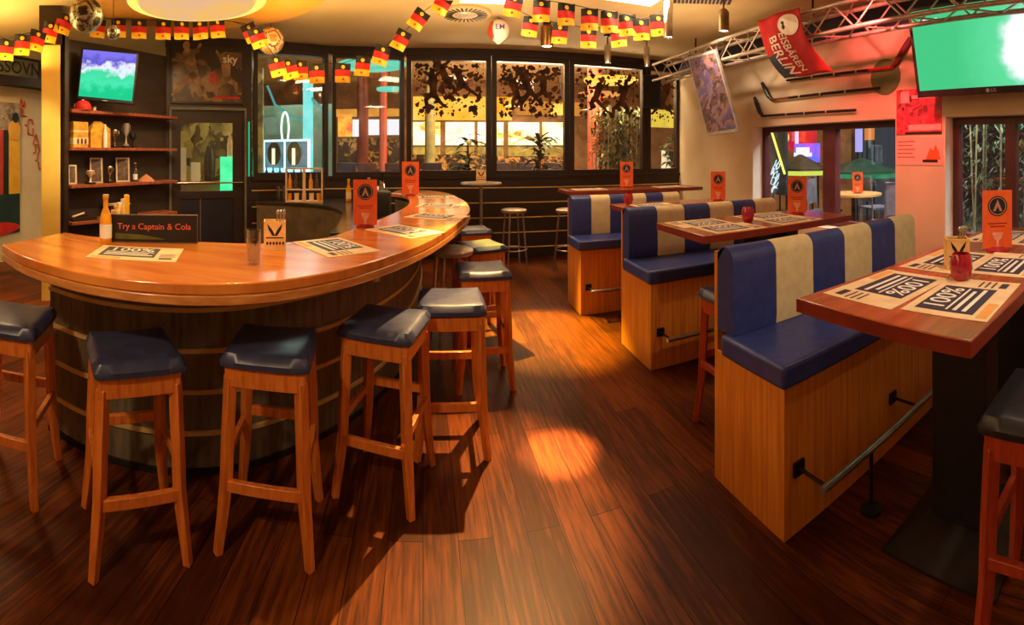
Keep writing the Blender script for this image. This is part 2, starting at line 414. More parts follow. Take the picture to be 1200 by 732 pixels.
struct(MB().box((a-.03,-.03,0),(a,.02,2.24),m).box((b,-.03,0),(b+.03,.02,2.24),m).box((a-.03,-.03,2.2),(b+.03,.02,2.24),m).build('trim_8', pm('grey door casing', srgb(120,112,92), srgb(96,88,72), 4, .4)))
po = thing('framed_poster', 'dark framed action photograph above the glazed bar door', 'poster', m @ Vector((L*.5-.03,-.01,2.66)), math.atan2(D1[1]-D0[1], D1[0]-D0[0]))
w, h = L*.5-.09, .375
MB().box((-w,-.02,-h),(w,.008,h)).build('frame', M_frame, po)
MB().box((-w+.03,-.026,-h+.03),(w-.03,-.02,h-.03)).build('print', speckle('sepia action print', [srgb(20,14,11), srgb(28,20,15), srgb(62,44,32), srgb(150,116,76), srgb(34,25,19)], 4.5, .35), po)
pf = MB(); pf.lathe([(0,0),(.07,0),(.07,.002),(0,.002)], 18, (0,0,0), Mt(.08,-.0285,-.02) @ Rx(PI/2) @ Matrix.Diagonal((.8,1.2,1,1))); pf.build('ball', pm('red ball print', srgb(196,60,30), srgb(150,30,20), 20, .5), po)
pf = MB(); figure(pf, Mt(0,-.0275,0), -.2, .02, .55, random.Random(3)); figure(pf, Mt(0,-.0275,0), .26, -.02, .45, random.Random(9)); pf.build('player', pm('tan print', srgb(176,136,92), srgb(96,70,46), 9, .5), po)
add_text(MB(), 'sky', .16, Mt(w-.2,-.028,h-.13) @ Rx(PI/2), .01).build('lettering', M_ink, po)
MB().box((w-.42,-.0285,-h+.075),(w-.06,-.0265,-h+.105)).build('red_strip', M_red, po)

# ---- left passage: column, bulkhead, beam, mural
pc = PR(60,180,5.03); cm = face_m(pc)
struct(MB().box((-.105,-.02,-pc.z),(.1,.2,2.78-pc.z), cm).build('column_left', M_ylw))
struct(MB().box((-.13,-.06,2.78-pc.z),(.12,.2,CZ-pc.z), cm).build('trim_9', M_frame))
struct(MB().box((-5.5,2.4,2.60),(-5.3,4.95,2.71)).box((-5.5,4.74,2.71),(-5.3,4.95,3.0)).build('beam_passage', M_frame))
bd = thing('fascia_sign', 'grey lettered board under the bunting above the passage', 'sign', (-5.39,4.26,2.742), PI/2)
MB().box((-.75,-.03,0),(.35,.03,.26)).build('board', pm('grey sign board', srgb(120,112,92), srgb(90,84,70), 8, .5), bd)
MB().box((-.78,-.045,-.03),(.38,.04,0)).box((-.78,-.045,.26),(.38,.04,.29)).box((.35,-.045,0),(.38,.04,.26)).box((-.78,-.045,0),(-.75,.04,.26)).build('frame', M_frame, bd)
add_text(MB(), 'SSOVN', .26, Mt(-.02,-.033,.12) @ Rx(PI/2), .01).build('lettering', M_inkk, bd)
mu = thing('mural_panel', 'colourful painted panel in red, yellow and dark green at the left edge', 'mural', (-5.495,3.4,0), PI/2)
y0, y1 = -.55, .93
z = [.42,1.0,1.95,2.36]
MB().box((y0,-.025,z[0]),(y1,.0,z[1])).build('panel_field', pm('dark green field', srgb(34,62,56), srgb(20,40,40), 3, .5), mu)
mb = MB(); mb.mi = 0
for a,b,k in ((y0,-.1,2),(-.1,.62,0),(.62,.72,2),(.72,y1,1)):
    mb.mi = k; mb.box((a,-.025,z[1]),(b,0,z[2]))
mb.build('panel_stripe', [pm('mural red', srgb(206,70,30), srgb(170,44,24), 4, .5), pm('mural yellow', srgb(246,190,40), srgb(236,160,24), 5, .5), M_inkk], mu)
MB().box((y0,-.025,z[2]),(y1,0,z[3])).build('picture_field', speckle('mural crowd', [srgb(40,34,30), srgb(130,110,92), srgb(190,170,150), srgb(80,64,56)], 9, .6), mu)
MB().lathe([(0,0),(.115,0),(.115,.004),(0,.004)], 20, (0,0,0), Mt(.82,-.03,1.95) @ Rx(PI/2) @ Matrix.Diagonal((1,1.3,1,1))).build('yellow_shirt', pm('mural yellow', (1,1,1)), mu)
MB().lathe([(0,0),(.06,0),(.06,.004),(0,.004)], 16, (0,0,0), Mt(.84,-.034,2.14) @ Rx(PI/2) @ Matrix.Diagonal((1,1.3,1,1))).build('dark_head', M_inkk, mu)
mb = MB(); mb.lathe([(0,0),(.42,0),(.42,.004),(0,.004)], 20, (0,0,0), Mt(.5,-.03,.5) @ Rx(PI/2) @ Matrix.Diagonal((1,.22,1,1))); mb.build('panel_patch', M_red, mu)
wl = thing('wall_lettering', 'red upright brush lettering on the cream wall beside the mural', 'lettering', (-5.497,4.62,1.75), PI/2)
rgw = random.Random(12); M_rp = pm('red paint', srgb(206,84,40), srgb(176,56,28), 9, .6)
for k in range(8):
    pts = [(-.22+.055*k+rgw.uniform(-.08,.10), -.006, .60-.135*k+(.07 if q % 2 else -.05)+rgw.uniform(-.02,.02)) for q in range(5)]
    pts.sort(key=lambda p_: p_[0]); MB().tube(pts, .011, 5).build('brush_stroke', M_rp, wl)

# ================================================================ CEILING FITTINGS
can = thing('round_canopy', 'ochre round ceiling canopy with lit inner disc above the bar', 'ceiling canopy', (4.48*math.sin(az(235)),4.48*math.cos(az(235)),3.0))
M_och = pm('ochre canopy paint', srgb(232, 170, 66), srgb(220, 150, 48), 2, .6)
MB().lathe([(0,.135),(1.2,.135),(1.24,.15),(1.24,.199),(0,.199)], 64).build('canopy_disc', M_och, can, smooth=True)
MB().lathe([(.62,.03),(.655,.03),(.66,.06),(.66,.1345),(.62,.1345)], 56, (.04,-.15,0)).build('glow_rim', glow('rim light', (1.0,.62,.12), 1.6), can)
MB().lathe([(0,.03),(.56,.03),(.62,.05),(.62,.1345),(0,.1345)], 56, (.04,-.15,0)).build('lamp_rim', pm('canopy rim', srgb(240,214,170), srgb(230,200,150), 3, .5), can, smooth=True)
MB().lathe([(0,.0),(.54,.0),(.54,.0299),(0,.0299)], 56, (.04,-.15,0)).build('diffuser', glow('canopy diffuser', (1.0,.55,.14), .95, (.88,.52,.28), 1.6), can)
CANP = can.location.copy()
mb = thing('air_vent', 'round slotted ceiling air vent beside the bunting', 'vent', (.34,5.22,CZ-.03))
MB().lathe([(0,0),(.29,0),(.3,.02),(.3,.0299),(0,.0299)], 40).build('plate', M_ceil, mb)
v = MB()
for k in range(28):
    a = 2*PI*k/28; v.cbox((.2,0,-.003),(.11,.02,.006), Rz(a))
v.build('slots', M_black, mb)
MB().lathe([(0,-.012),(.1,-.012),(.12,0),(0,0)], 24).build('hub', M_alu, mb)
def panel_lamp(lbl, x, y, sx, sy):
    t = thing('ceiling_lamp', lbl, 'ceiling lamp', (x,y,CZ-.02), 0, 'recessed square ceiling lamps')
    MB().box((-sx-.03,-sy-.03,0),(sx+.03,sy+.03,.0199)).build('frame', M_white, t)
    MB().box((-sx,-sy,-.004),(sx,sy,-.0001)).build('diffuser', M_lampw, t)
panel_lamp('square ceiling lamp at the top edge above the slotted vent', .58, 4.5, .3, .3)
panel_lamp('square ceiling lamp at the top edge near the silver spotlight', 1.95, 4.1, .26, .3)
v2 = thing('ceiling_grille', 'small black slotted grille in the ceiling near the truss', 'vent', (2.62,4.0,CZ-.02), -.5)
MB().box((-.3,-.08,0),(.3,.08,.0199)).build('frame', M_black, v2)
mb = MB()
for k in range(14): mb.box((-.27+.04*k,-.07,-.008),(-.255+.04*k,.07,0))
mb.build('slat', M_alu, v2)

# ---- lighting truss along the right wall
tr = thing('lighting_truss', 'aluminium lattice lighting truss hung below the ceiling along the right wall', 'truss', (3.3,0,2.75))
ty0, ty1 = .75, 6.45
for dx, dz in ((0,0),(.25,0),(0,.25),(.25,.25)):
    MB().tube([(dx,ty0,dz),(dx,ty1,dz)], .022, 10).build('chord', M_alu, tr, smooth=True)
mb = MB(); n = 22; st = (ty1-ty0)/n
for k in range(n):
    a, b = ty0+st*k, ty0+st*(k+1); p, q = (0,.25) if k % 2 else (.25,0)
    for dx in (0,.25): mb.tube([(dx,a,p),(dx,b,q)], .009, 6)
    for dz in (0,.25): mb.tube([(p,a,dz),(q,b,dz)], .009, 6)
mb.build('lattice', M_alu, tr, smooth=True)
for y in (1.2, 3.2, 5.4): MB().tube([(.125,y,.25),(.125,y,.4495)], .012, 8).build('hanger', M_iron, tr)
def can_spot(lbl, x, y, r, hp, wp, mat=M_chrome, tilt=0):
    """cylindrical spotlight: centre pixel, distance, height and width in pixels"""
    p = PR(x, y, r); hh, ww = hp*r/F, wp*r/F
    t = thing('spotlight', lbl, 'spotlight', p, face_rz(p), 'can spotlights under the ceiling')
    MB().lathe([(0,-hh/2+.02),(ww*.42,-hh/2+.02),(ww*.5,-hh/2),(ww*.5,hh/2-.03),(ww*.3,hh/2),(0,hh/2)], 20).build('housing', mat, t, smooth=True)
    MB().lathe([(0,-hh/2+.012),(ww*.4,-hh/2+.012),(ww*.4,-hh/2+.018),(0,-hh/2+.018)], 18).build('lens', M_lampw, t)
    top = CZ-p.z
    MB().tube([(0,0,hh/2),(0,0,top)], .008, 8).lathe([(0,top-.03),(.05,top-.03),(.05,top-.001),(0,top-.001)], 14).build('mount', M_iron, t)
    return t
can_spot('tall silver can spotlight hanging next to the last bunting flag', 783, 22, 4.55, 44, 11)
can_spot('silver can spotlight in front of the window with the red pillar', 712, 63, 6.2, 22, 8)
can_spot('silver can spotlight directly above the black loudspeaker', 758, 66, 6.4, 24, 7)
can_spot('bronze can spotlight behind the lower row of flags', 641, 42, 5.6, 26, 15, pm('bronze', srgb(150,104,50), srgb(110,74,36), 8, .3, .8))
can_spot('dull brass spotlight above the truss beside the red scarf', 848, 24, 4.4, 26, 13, pm('dull brass', srgb(150,124,84), srgb(120,98,66), 8, .4, .6))

# ---- balls hung from the ceiling
ICO = []
ph = (1+5**.5)/2
for a in (-1,1):
    for b in (-ph,ph): ICO += [Vector((0,a,b)).normalized(), Vector((a,b,0)).normalized(), Vector((b,0,a)).normalized()]
def ball(name, lbl, cat, p, rad, mats, thr=.36, cap=False):
    t = thing(name, lbl, cat, p, 0, None)
    mb = MB(); bmesh.ops.create_icosphere(mb.bm, subdivisions=4, radius=rad)
    for f in mb.bm.faces:
        c = f.calc_center_median().normalized(); d = min(c.angle(v) for v in ICO)
        f.material_index = 1 if d < thr else (2 if min(abs(c.angle(v)-.6) for v in ICO if c.angle(v) < 1) < .035 and len(mats) > 2 else 0)
    mb.build('shell', mats, t, smooth=True)
    MB().tube([(0,0,rad),(0,0,3.1345-p.z)], .004, 6).build('thread', M_iron, t)
    return t
ball('mirror_ball', 'large silver panelled football ornament hanging over the left bunting', 'ornament', PR(101,18,4.3), .16, [pm('silver mirror', srgb(206,200,176), srgb(140,132,108), 30, .33, .55), pm('dark silver', srgb(80,74,60), srgb(52,48,38), 20, .35, .5), pm('silver seam', srgb(70,64,52), srgb(50,46,38))], .3)
ball('mirror_ball', 'small silver football ornament below the large silver one', 'ornament', PR(133,38,4.6), .072, [pm('silver mirror', (1,1,1)), pm('dark silver', (1,1,1)), pm('silver seam', (1,1,1))], .3)
ball('football', 'white and gold football hanging in the middle of the bunting', 'ball', PR(317,48,5.42), .158, [pm('white ball', srgb(244,226,190), srgb(236,206,150), 6, .4), pm('gold patch', srgb(220,170,90), srgb(190,130,60), 7, .4), pm('ball seam', srgb(150,80,50))], .3)
bl = thing('hanging_balloon', 'white balloon with purple lettering and a red side hanging below the vent', 'balloon', PR(584,36,5.4), face_rz(PR(584,36,5.4)))
mb = MB(); mb.lathe([(.004,-.16),(.02,-.15),(.03,-.14)]+[(.13*math.sin(a)*(1 if a > 1.5 else .97), -.13*math.cos(a)) for a in [PI*k/16 for k in range(3,17)]], 24)
for f in mb.bm.faces:
    if f.calc_center_median().x < -.055: f.material_index = 1
mb.build('shell', [pm('white balloon', srgb(246,222,208), srgb(238,206,190), 4, .35), pm('red balloon', srgb(214,70,40), srgb(196,50,30), 4, .35)], bl, smooth=True)
add_text(MB(), 'EM', .09, Mt(.02,-.135,.01) @ Rx(PI/2), .01).build('lettering', pm('purple ink', srgb(90,60,130), srgb(70,46,110)), bl)
MB().tube([(0,0,.13),(0,0,CZ-bl.location.z-.0005)], .003, 6).build('thread', M_iron, bl)

# ---- German bunting
def flag_mesh():
    mb = MB(); w, h = .085, .215
    nz = 9
    for k in range(nz):
        mb.mi = 0 if k < 3 else (1 if k < 6 else 2)
        def f(i, j, k=k): 
            zz = -(k+j)/nz*h; xx = -w+2*w*i
            return (xx, .012*math.sin(xx*40+zz*14), zz)
        mb.grid(f, 8, 1)
    for zc, r, mi in ((-.045,.022,2),(-.18,.012,1)):
        for sgn in (-1, 1):
            mb.mi = mi
            mb._add([(r*math.cos(2*PI*i/10), sgn*.014+.012*math.sin(r*math.cos(2*PI*i/10)*40+(zc+r*math.sin(2*PI*i/10))*14)*.9, zc+r*math.sin(2*PI*i/10)) for i in range(10)], [tuple(range(10))])
    return mb.mesh('flag', [M_blk, M_red, M_gld], True)
FLAG = flag_mesh()
def bunting(lbl, pts, ends):
    """pts: (pixel x, y of the flag's top, distance, roll, swing)"""
    t = thing('flag_bunting', lbl, 'bunting', (0,0,0), 0, 'strings of black, red and gold flags')
    tops = [PR(x,y,r) for (x,y,r,_,_) in pts]
    for p, (x,y,r,roll,sw) in zip(tops, pts):
        o = bpy.data.objects.new('flag', FLAG); C.objects.link(o); o.parent = t
        o.matrix_local = Mt(*p) @ Rz(face_rz(p)+sw) @ Ry(roll)
    path = [PR(*ends[0])]+tops+[PR(*ends[1])]
    MB().tube(path, .004, 6).build('cord', M_iron, t)
bunting('string of black, red and gold flags along the round canopy on the left', [
    (8,46,4.7,.1,.1),(27,40,4.7,.12,-.2),(46,36,4.75,.25,.2),(61,26,4.8,.25,-.3),(79,17,4.8,.35,.2),(116,22,5.2,.1,.2),(139,22,5.2,.02,-.2),(163,23,5.2,0,.15),(192,24,5.2,.05,-.1),(213,24,5.2,0,.2),(234,24,5.2,-.05,-.2),(254,22,5.2,-.1,.2),(289,28,5.2,-.45,.2),(298,33,4.9,-.35,.1)], ((-12,40,4.7),(272,25,5.25)))
bunting('string of flags dipping from the hanging football across the windows and up to the vent', [
    (322,66,4.86,-.25,.1),(337,70,5.0,-.2,-.2),(351,71,5.1,-.1,.2),(371,75,5.1,-.02,-.1),(402,74,5.1,.02,.1),(426,66,5.05,.12,-.2),(450,54,5,.3,.2),(475,36,4.95,.5,-.2),(497,13,4.9,.6,.1),(524,-6,4.8,.5,.1)], ((310,50,4.86),(545,-25,4.5)))
bunting('upper string of flags from the top edge to the tall silver spotlight', [
    (604,-6,4.4,.2,.1),(635,0,4.5,.05,-.1),(664,4,4.5,.02,.15),(691,10,4.5,.02,-.1),(714,13,4.55,0,.1),(735,17,4.6,-.02,-.1),(751,22,4.6,-.05,.2),(771,17,4.6,-.08,.1)], ((570,-30,4.3),(785,-4,4.7)))
bunting('lower string of flags hanging behind the upper string by the bronze spotlight', [
    (623,20,5.0,.15,.1),(657,28,5.0,.1,-.1),(690,33,5.0,.02,.1),(724,32,5.05,-.08,-.1)], ((596,6,5),(745,20,5.1)))
# ================================================================ THE BAR
BZ = 1.12
outer = smooth_path([P(x,y,BZ) for x,y in ((2,286),(22,298),(50,308),(100,320),(180,330),(270,332),(350,325),(430,308),(500,283),(535,262),(550,248),(549,240),(541,233),(524,226),(500,223),(468,222))], 90)
inner = smooth_path([P(x,y,BZ) for x,y in ((76,272),(110,277),(160,281),(230,283),(310,285),(360,281),(390,276),(430,262),(460,250),(478,240),(479,233),(474,228),(458,226))], 90)
bar = thing('bar_counter', 'long curved bar counter with glossy orange wooden top and dark banded front', 'bar counter', (-1.2,2.0,0))
def loc(path): return [p-Vector((-1.2,2.0,0)) for p in path]
o_, i_ = loc(outer), loc(inner)
MB().ribbon(o_, i_, BZ-.045, BZ).build('counter_top', M_counter, bar, bevel=.006)
MB().ribbon(o_, [a.lerp(b,.2) for a,b in zip(o_,i_)], BZ-.085, BZ-.0455).build('edge_trim', M_lip, bar, bevel=.006)
base = smooth_path([(-1.99,1.80),(-1.72,1.80),(-1.45,1.86),(-1.178,1.98),(-.893,2.20),(-.58,2.6),(-.35,3.05),(-.2,3.6),(-.14,4.3),(-.16,4.9),(-.26,5.4),(-.42,5.8)], 80)
bi = offset(base, .09)
MB().ribbon(loc(base), loc(bi), .0, BZ-.086).build('front_panel', M_bar, bar)
for zz in (.205,.41,.615,.82):
    MB().ribbon(loc(offset(base,-.012)), loc(offset(base,-.0005)), zz-.011, zz+.011).build('metal_band', M_gold, bar)
MB().ribbon(loc(offset(base,-.015)), loc(offset(base,-.0005)), 0, .03).build('plinth', M_iron, bar)
hk = thing('bag_hook', 'small brass bag hook on the dark bar front near the middle stools', 'hook', (-.375,2.86,.86), -.9)
MB().lathe([(0,-.06),(.03,-.055),(.028,-.02),(.016,.03),(.014,.05),(0,.05)], 14).build('body', M_gold, hk, smooth=True)
MB().tube([(-.035,0,.05),(.035,.0,.06)], .016, 10).build('cap', pm('copper', srgb(214,140,100), srgb(190,110,74), 8, .3, .6), hk, smooth=True)
MB().box((-.012,.0,-.03),(.012,.06,.02)).build('bracket', M_iron, hk)

# ---- inner worktop
wi = smooth_path([(-2.4,5.86),(-1.9,5.86),(-1.4,5.68),(-1.12,5.3),(-1.0,4.9),(-.9,4.2),(-.86,3.7)], 40)
wo = smooth_path([(-2.3,6.08),(-1.9,6.30),(-1.3,6.50),(-.85,6.4),(-.66,5.95),(-.54,5.4),(-.44,4.8),(-.40,4.2),(-.5,3.7)], 40)
wt = thing('bar_worktop', 'dark curved worktop with cabinets inside the bar ring', 'worktop', (-1.2,5.2,0))
def loc2(p): return [q-Vector((-1.2,5.2,0)) for q in p]
MB().ribbon(loc2(wi), loc2(wo), .91, .95).build('top', pm('dark polished worktop', srgb(64,58,50), srgb(48,44,38), 4, .16), wt, bevel=.004)
MB().ribbon(loc2(offset(wi,.02)), loc2(offset(wi,.08)), 0, .9095).build('cabinet_front', pm('cabinet front', srgb(116,98,74), srgb(92,78,58), 5, .45), wt)
sgn = MB()
def stool_at(name, mw, mseat, lbl, loc_, rz, group):
    t = thing(name, lbl, 'bar stool', loc_, rz, group)
    w, hgt = .165, .70
    for sx in (-1,1):
        for sy in (-1,1):
            pts = []
            for (z, off) in ((.70,-.012),(.45,.0),(.28,.006),(.18,.018),(.09,.030),(0,.042)):
                pts.append((sx*(w-.012+off*.75), sy*(w-.012+off*.75), z))
            MB().tube(pts, [.03,.03,.029,.027,.024,.022], 4).build('leg', mw, t, bevel=.003)
    mb = MB()
    for s_ in (-1,1):
        mb.box((-w+.005,s_*(w-.012)-.012,.665),(w-.005,s_*(w-.012)+.012,.745)).box((s_*(w-.012)-.012,-w+.005,.665),(s_*(w-.012)+.012,w-.005,.745))
    mb.box((-w,-w,.735),(w,w,.748)); mb.build('seat_frame', mw, t, bevel=.003)
    for (axis, z) in ((0,.27),(1,.36),(2,.40),(3,.36)):
        a = w+.0; k = 1 if axis in (0,1) else -1
        mb = MB()
        if axis in (0,2): y = -a if axis == 0 else a; mb.box((-a,y-.012,z-.022),(a,y+.012,z+.022))
        else: x = a*k if axis == 1 else -a; mb.box((x-.012,-a,z-.018),(x+.012,a,z+.018))
        mb.build('stretcher', mw, t, bevel=.003)
    def cu(i, j):
        x, y = 2*i-1, 2*j-1; s_ = .186
        e = max(abs(x),abs(y)); k = 1-.035*(x*x*y*y)**2
        edge = (1-max(0,(e-.80)/.20)**3)
        rg = 1-abs(abs(x)-abs(y)); return (x*s_*k, y*s_*k, .772+.026*edge+.014*(1-e)*edge+.006*rg*e*edge)
    mb = MB(); mb.grid(cu, 18, 18)
    bmv = [v for v in mb.bm.verts if v.is_boundary]
    be = [e for e in mb.bm.edges if e.is_boundary]
    r_ = bmesh.ops.extrude_edge_only(mb.bm, edges=be)
    for v in r_['geom']:
        if isinstance(v, bmesh.types.BMVert): v.co.z = .749; v.co.x *= .985; v.co.y *= .985
    bmesh.ops.contextual_create(mb.bm, geom=[e for e in mb.bm.edges if e.is_boundary])
    mb.build('seat_cushion', mseat, t, smooth=True)
    return t
G1 = 'wooden bar stools round the bar'
s0 = stool_at('bar_stool', M_stool, M_navy, 'navy seated bar stool at the left end of the bar, cut by the photo edge', (-1.83,1.40,0), math.radians(30), G1)
for (p, rz, lb) in (((-1.178,1.53,0), 48, 'bar stool standing diagonally before the left bar front, second from the left'),
                    ((-.685,1.855,0), 9, 'bar stool squarely before the middle of the bar front, third from the left'),
                    ((-.24,2.235,0), -14, 'bar stool with shiny seat turned away before the right bar front, fourth from the left'),
                    ((.09,2.58,0), 0, 'bar stool whose shadow falls on the lit floor patch, fifth along the bar'),
                    ((.335,3.25,0), 2, 'bar stool half hidden behind the fifth, beside the yellow floor patch'),
                    ((.40,4.09,0), 20, 'bar stool with seat level with the counter edge at the bar bend'),
                    ((.40,4.95,0), 10, 'farthest bar stool, only its seat showing past the counter')):
    dup(s0, p, math.radians(rz), lb)
G2 = 'wooden stools at the high tables'
s1 = stool_at('bar_stool', M_stoolr, M_black_l, 'black seated reddish stool cut off at the lower right corner', (1.475,.36,0), 0, G2)
dup(s1, (2.13,.345,0), 0, 'reddish stool at the right edge behind the nearest corner stool')
s2 = stool_at('bar_stool', M_stoolr, M_navy, 'reddish navy seated stool tucked behind the nearest bench', (1.66,2.14,0), 0, G2)
dup(s2, (2.35,2.14,0), 0, 'reddish navy stool behind the middle of the nearest bench backrest')

# ---- metal stools and bistro table by the back wall
def metal_stool(p, lb, rz=0):
    t = thing('metal_stool', lb, 'stool', p, rz, 'tubular steel stools')
    MB().lathe([(0,.80),(.165,.80),(.175,.815),(.175,.835),(.16,.845),(0,.845)], 26).build('seat', pm('steel seat', srgb(190,176,160), srgb(160,146,130), 8, .35, .5), t, smooth=True)
    for k in range(4):
        a = PI/4+k*PI/2; MB().tube([(.13*math.cos(a),.13*math.sin(a),.80),(.2*math.cos(a),.2*math.sin(a),0)], .012, 8).build('leg', M_steel, t, smooth=True)
    MB().tube([(.175*math.cos(2*PI*k/24),.175*math.sin(2*PI*k/24),.3) for k in range(24)], .009, 8, closed=True).build('foot_ring', M_steel, t, smooth=True)
    return t
metal_stool((1.07,6.2,0), 'round steel stool standing free against the dark back wall', .2)
metal_stool((1.80,6.05,0), 'round steel stool half hidden by the farthest bench', .5)
metal_stool((.13,3.68,0), 'round steel stool tucked in under the bar counter', .3)
bt = thing('bistro_table', 'small round steel standing table before the back windows', 'table', (.64,6.4,0))
MB().lathe([(0,1.17),(.28,1.17),(.29,1.185),(.28,1.2),(0,1.2)], 36).build('table_top', pm('grey laminate', srgb(160,150,140), srgb(140,130,120), 4, .3), bt, smooth=True)
MB().tube([(0,0,.03),(0,0,1.17)], .022, 14).build('pole', M_steel, bt, smooth=True)
MB().lathe([(0,0),(.23,0),(.23,.012),(.05,.03),(0,.03)], 30).build('base', M_steel, bt, smooth=True)

# ================================================================ BENCHES AND TABLES
def bench(lb, x0, x1, yf, depth, first_blue=True, rail=True):
    t = thing('upholstered_bench', lb, 'bench', (x0,yf,0), 0, 'striped high benches on wooden plinths')
    L_ = x1-x0; D_ = depth
    MB().box((0,0,.0),(L_,D_,.64)).build('plinth', M_bench, t, bevel=.004)
    MB().box((-.03,-.03,.6405),(L_,D_-.09,.74)).build('seat_cushion', M_blue, t, bevel=.018, seg=3)
    MB().box((0,D_-.025,.6405),(L_,D_,1.12)).build('back_board', M_bench, t)
    n = 6; w = L_/n
    for k in range(n):
        a, b = k*w+.001, (k+1)*w-.001
        prof = [(D_-.15,.741),(D_-.155,.80),(D_-.15,1.09)]
        for q in range(1,8): an = PI*q/8; prof.append((D_-.085-.065*math.cos(an), 1.09+.065*math.sin(an)))
        prof += [(D_-.02,1.09),(D_-.02,1.121),(D_-.026,1.1205),(D_-.026,.741)]
        mb = MB(); mb.prism([(p[0],p[1]) for p in prof], a, b, Matrix(((0,0,1,0),(1,0,0,0),(0,1,0,0),(0,0,0,1))))
        mb.build('back_cushion', (M_blue if k % 2 == 0 else M_cream), t, bevel=.008)
    if rail:
        zr, yr = .275, -.165
        fr = MB().tube([(.05,yr,zr),(L_-.1,yr,zr)], .016, 12).build('foot_rail', M_steel, t, smooth=True)
        for x in (.08, .8, L_-.15):
            MB().tube([(x,0,zr),(x,yr,zr)], .008, 8).box((x-.03,-.012,zr-.03),(x+.03,0,zr+.03)).build('bracket', M_iron, fr)
        for x in (.38, 1.08):
            MB().tube([(x,yr,.01),(x,yr,zr)], .009, 8).lathe([(0,0),(.05,0),(.05,.012),(.02,.025),(0,.025)], 16, (x,yr,0)).build('post', M_iron, fr)
    return t
bench('nearest blue and cream striped bench on an orange wood plinth', 1.30, 2.95, 1.375, .50)
bench('middle striped bench between the nearest bench and the far one', 1.53, 3.13, 3.03, .55)
bench('farthest striped bench, in front of the back wall stools', 1.415, 2.72, 4.33, .45)
def table(lb, x0, x1, y0, y1, z=1.1, fd=.24):
    t = thing('high_table', lb, 'table', (x0,y0,0), 0, 'long high wooden tables')
    MB().box((0,0,z-.04),(x1-x0,y1-y0,z)).build('table_top', [M_table], t, bevel=.004)
    MB().box((-.004,-.004,z-.046),(x1-x0+.004,0,z-.002)).box((-.004,0,z-.046),(0,y1-y0,z-.002)).build('edge_band', M_tedge, t)
    cy = (y1-y0)/2
    for x in ((.68, x1-x0-.45)):
        MB().box((x-.07,cy-fd*.52,.05),(x+.07,cy+fd*.52,z-.0405)).build('column', M_iron, t, bevel=.004)
        MB()._add([(x-.28,cy-fd,0),(x+.28,cy-fd,0),(x+.28,cy+fd,0),(x-.28,cy+fd,0),(x-.28,cy-fd,.012),(x+.28,cy-fd,.012),(x+.28,cy+fd,.012),(x-.28,cy+fd,.012),(x-.09,cy-fd*.6,.07),(x+.09,cy-fd*.6,.07),(x+.09,cy+fd*.6,.07),(x-.09,cy+fd*.6,.07)],
                  [(3,2,1,0),(0,1,5,4),(1,2,6,5),(2,3,7,6),(3,0,4,7),(4,5,9,8),(5,6,10,9),(6,7,11,10),(7,4,8,11),(8,9,10,11)]).build('foot_plate', M_iron, t)
    return t
table('nearest high table with six placemats beside the nearest bench', 1.13, 2.98, .49, 1.13)
table('second high table between the nearest and the middle bench', 1.54, 2.95, 2.33, 2.95, fd=.16)
table('third high table between the middle and the farthest bench', 1.70, 2.95, 3.72, 4.26, fd=.12)
table('farthest high table standing before the back windows', 1.64, 3.6, 5.5, 6.0, 1.13)

# ---- placemats
def placemat(loc_, rz, lb, group):
    sh = MB().box((-.21,-.145,0),(.21,.145,.002)).build('placemat', M_paper); sh.location = loc_; sh.rotation_euler = (0,0,rz); tag(sh, lb, 'placemat', group)
    MB().box((-.17,-.085,.0021),(.10,.115,.0026)).build('printed_panel', M_print, sh)
    mb = MB(); add_text(mb, '100%', .105, Mt(-.035,.062,.0032), .012)
    mb.box((-.15,.008,.0028),(.085,.016,.0031)).box((-.15,-.022,.0028),(.06,-.008,.0031)).box((-.15,-.055,.0028),(.085,-.04,.0031)); mb.build('lettering', M_ink, sh)
    MB().box((.125,-.11,.0021),(.185,-.08,.0026)).box((.12,-.06,.0021),(.195,-.052,.0026)).box((.12,-.035,.0021),(.195,-.027,.0026)).box((.12,-.01,.0021),(.19,-.002,.0026)).build('small_print', M_print, sh)
    MB().box((-.19,-.135,.0021),(-.05,-.1,.0026)).build('colour_bar', pm('orange print', srgb(240,176,96), srgb(230,150,70), 10, .6), sh)
    return sh
GP = 'printed paper placemats'
pm0 = placemat((1.44,.955,1.1005), PI, 'placemat at the near left corner of the nearest table, printed upside down to the viewer', GP)
for (p, rz, lb) in (((1.47,.655,1.1005), .06, 'placemat in front of the red candle jar on the nearest table'),
                    ((1.93,.945,1.1005), PI, 'placemat behind the printed box at the bench side of the nearest table'),
                    ((1.98,.66,1.1005), .03, 'placemat right of the red candle jar on the nearest table'),
                    ((2.62,.94,1.1005), PI, 'placemat behind the orange leaflet at the far end of the nearest table'),
                    ((2.62,.66,1.1005), 0, 'placemat at the far right end of the nearest table'),
                    ((1.80,2.79,1.1005), PI, 'placemat on the bench side of the second table'),
                    ((1.86,2.49,1.1005), 0, 'placemat on the near edge of the second table'),
                    ((2.42,2.79,1.1005), PI, 'placemat behind the candle jar at the far end of the second table'),
                    ((2.42,2.49,1.1005), 0, 'placemat by the orange leaflet on the near edge of the second table'),
                    ((2.05,3.97,1.1005), 0, 'placemat on the third table beside the small red candle'),
                    ((2.0,5.75,1.1305), 0, 'placemat at the left end of the farthest table'),
                    ((3.2,5.75,1.1305), 0, 'placemat at the right end of the farthest table')):
    dup(pm0, p, rz, lb)
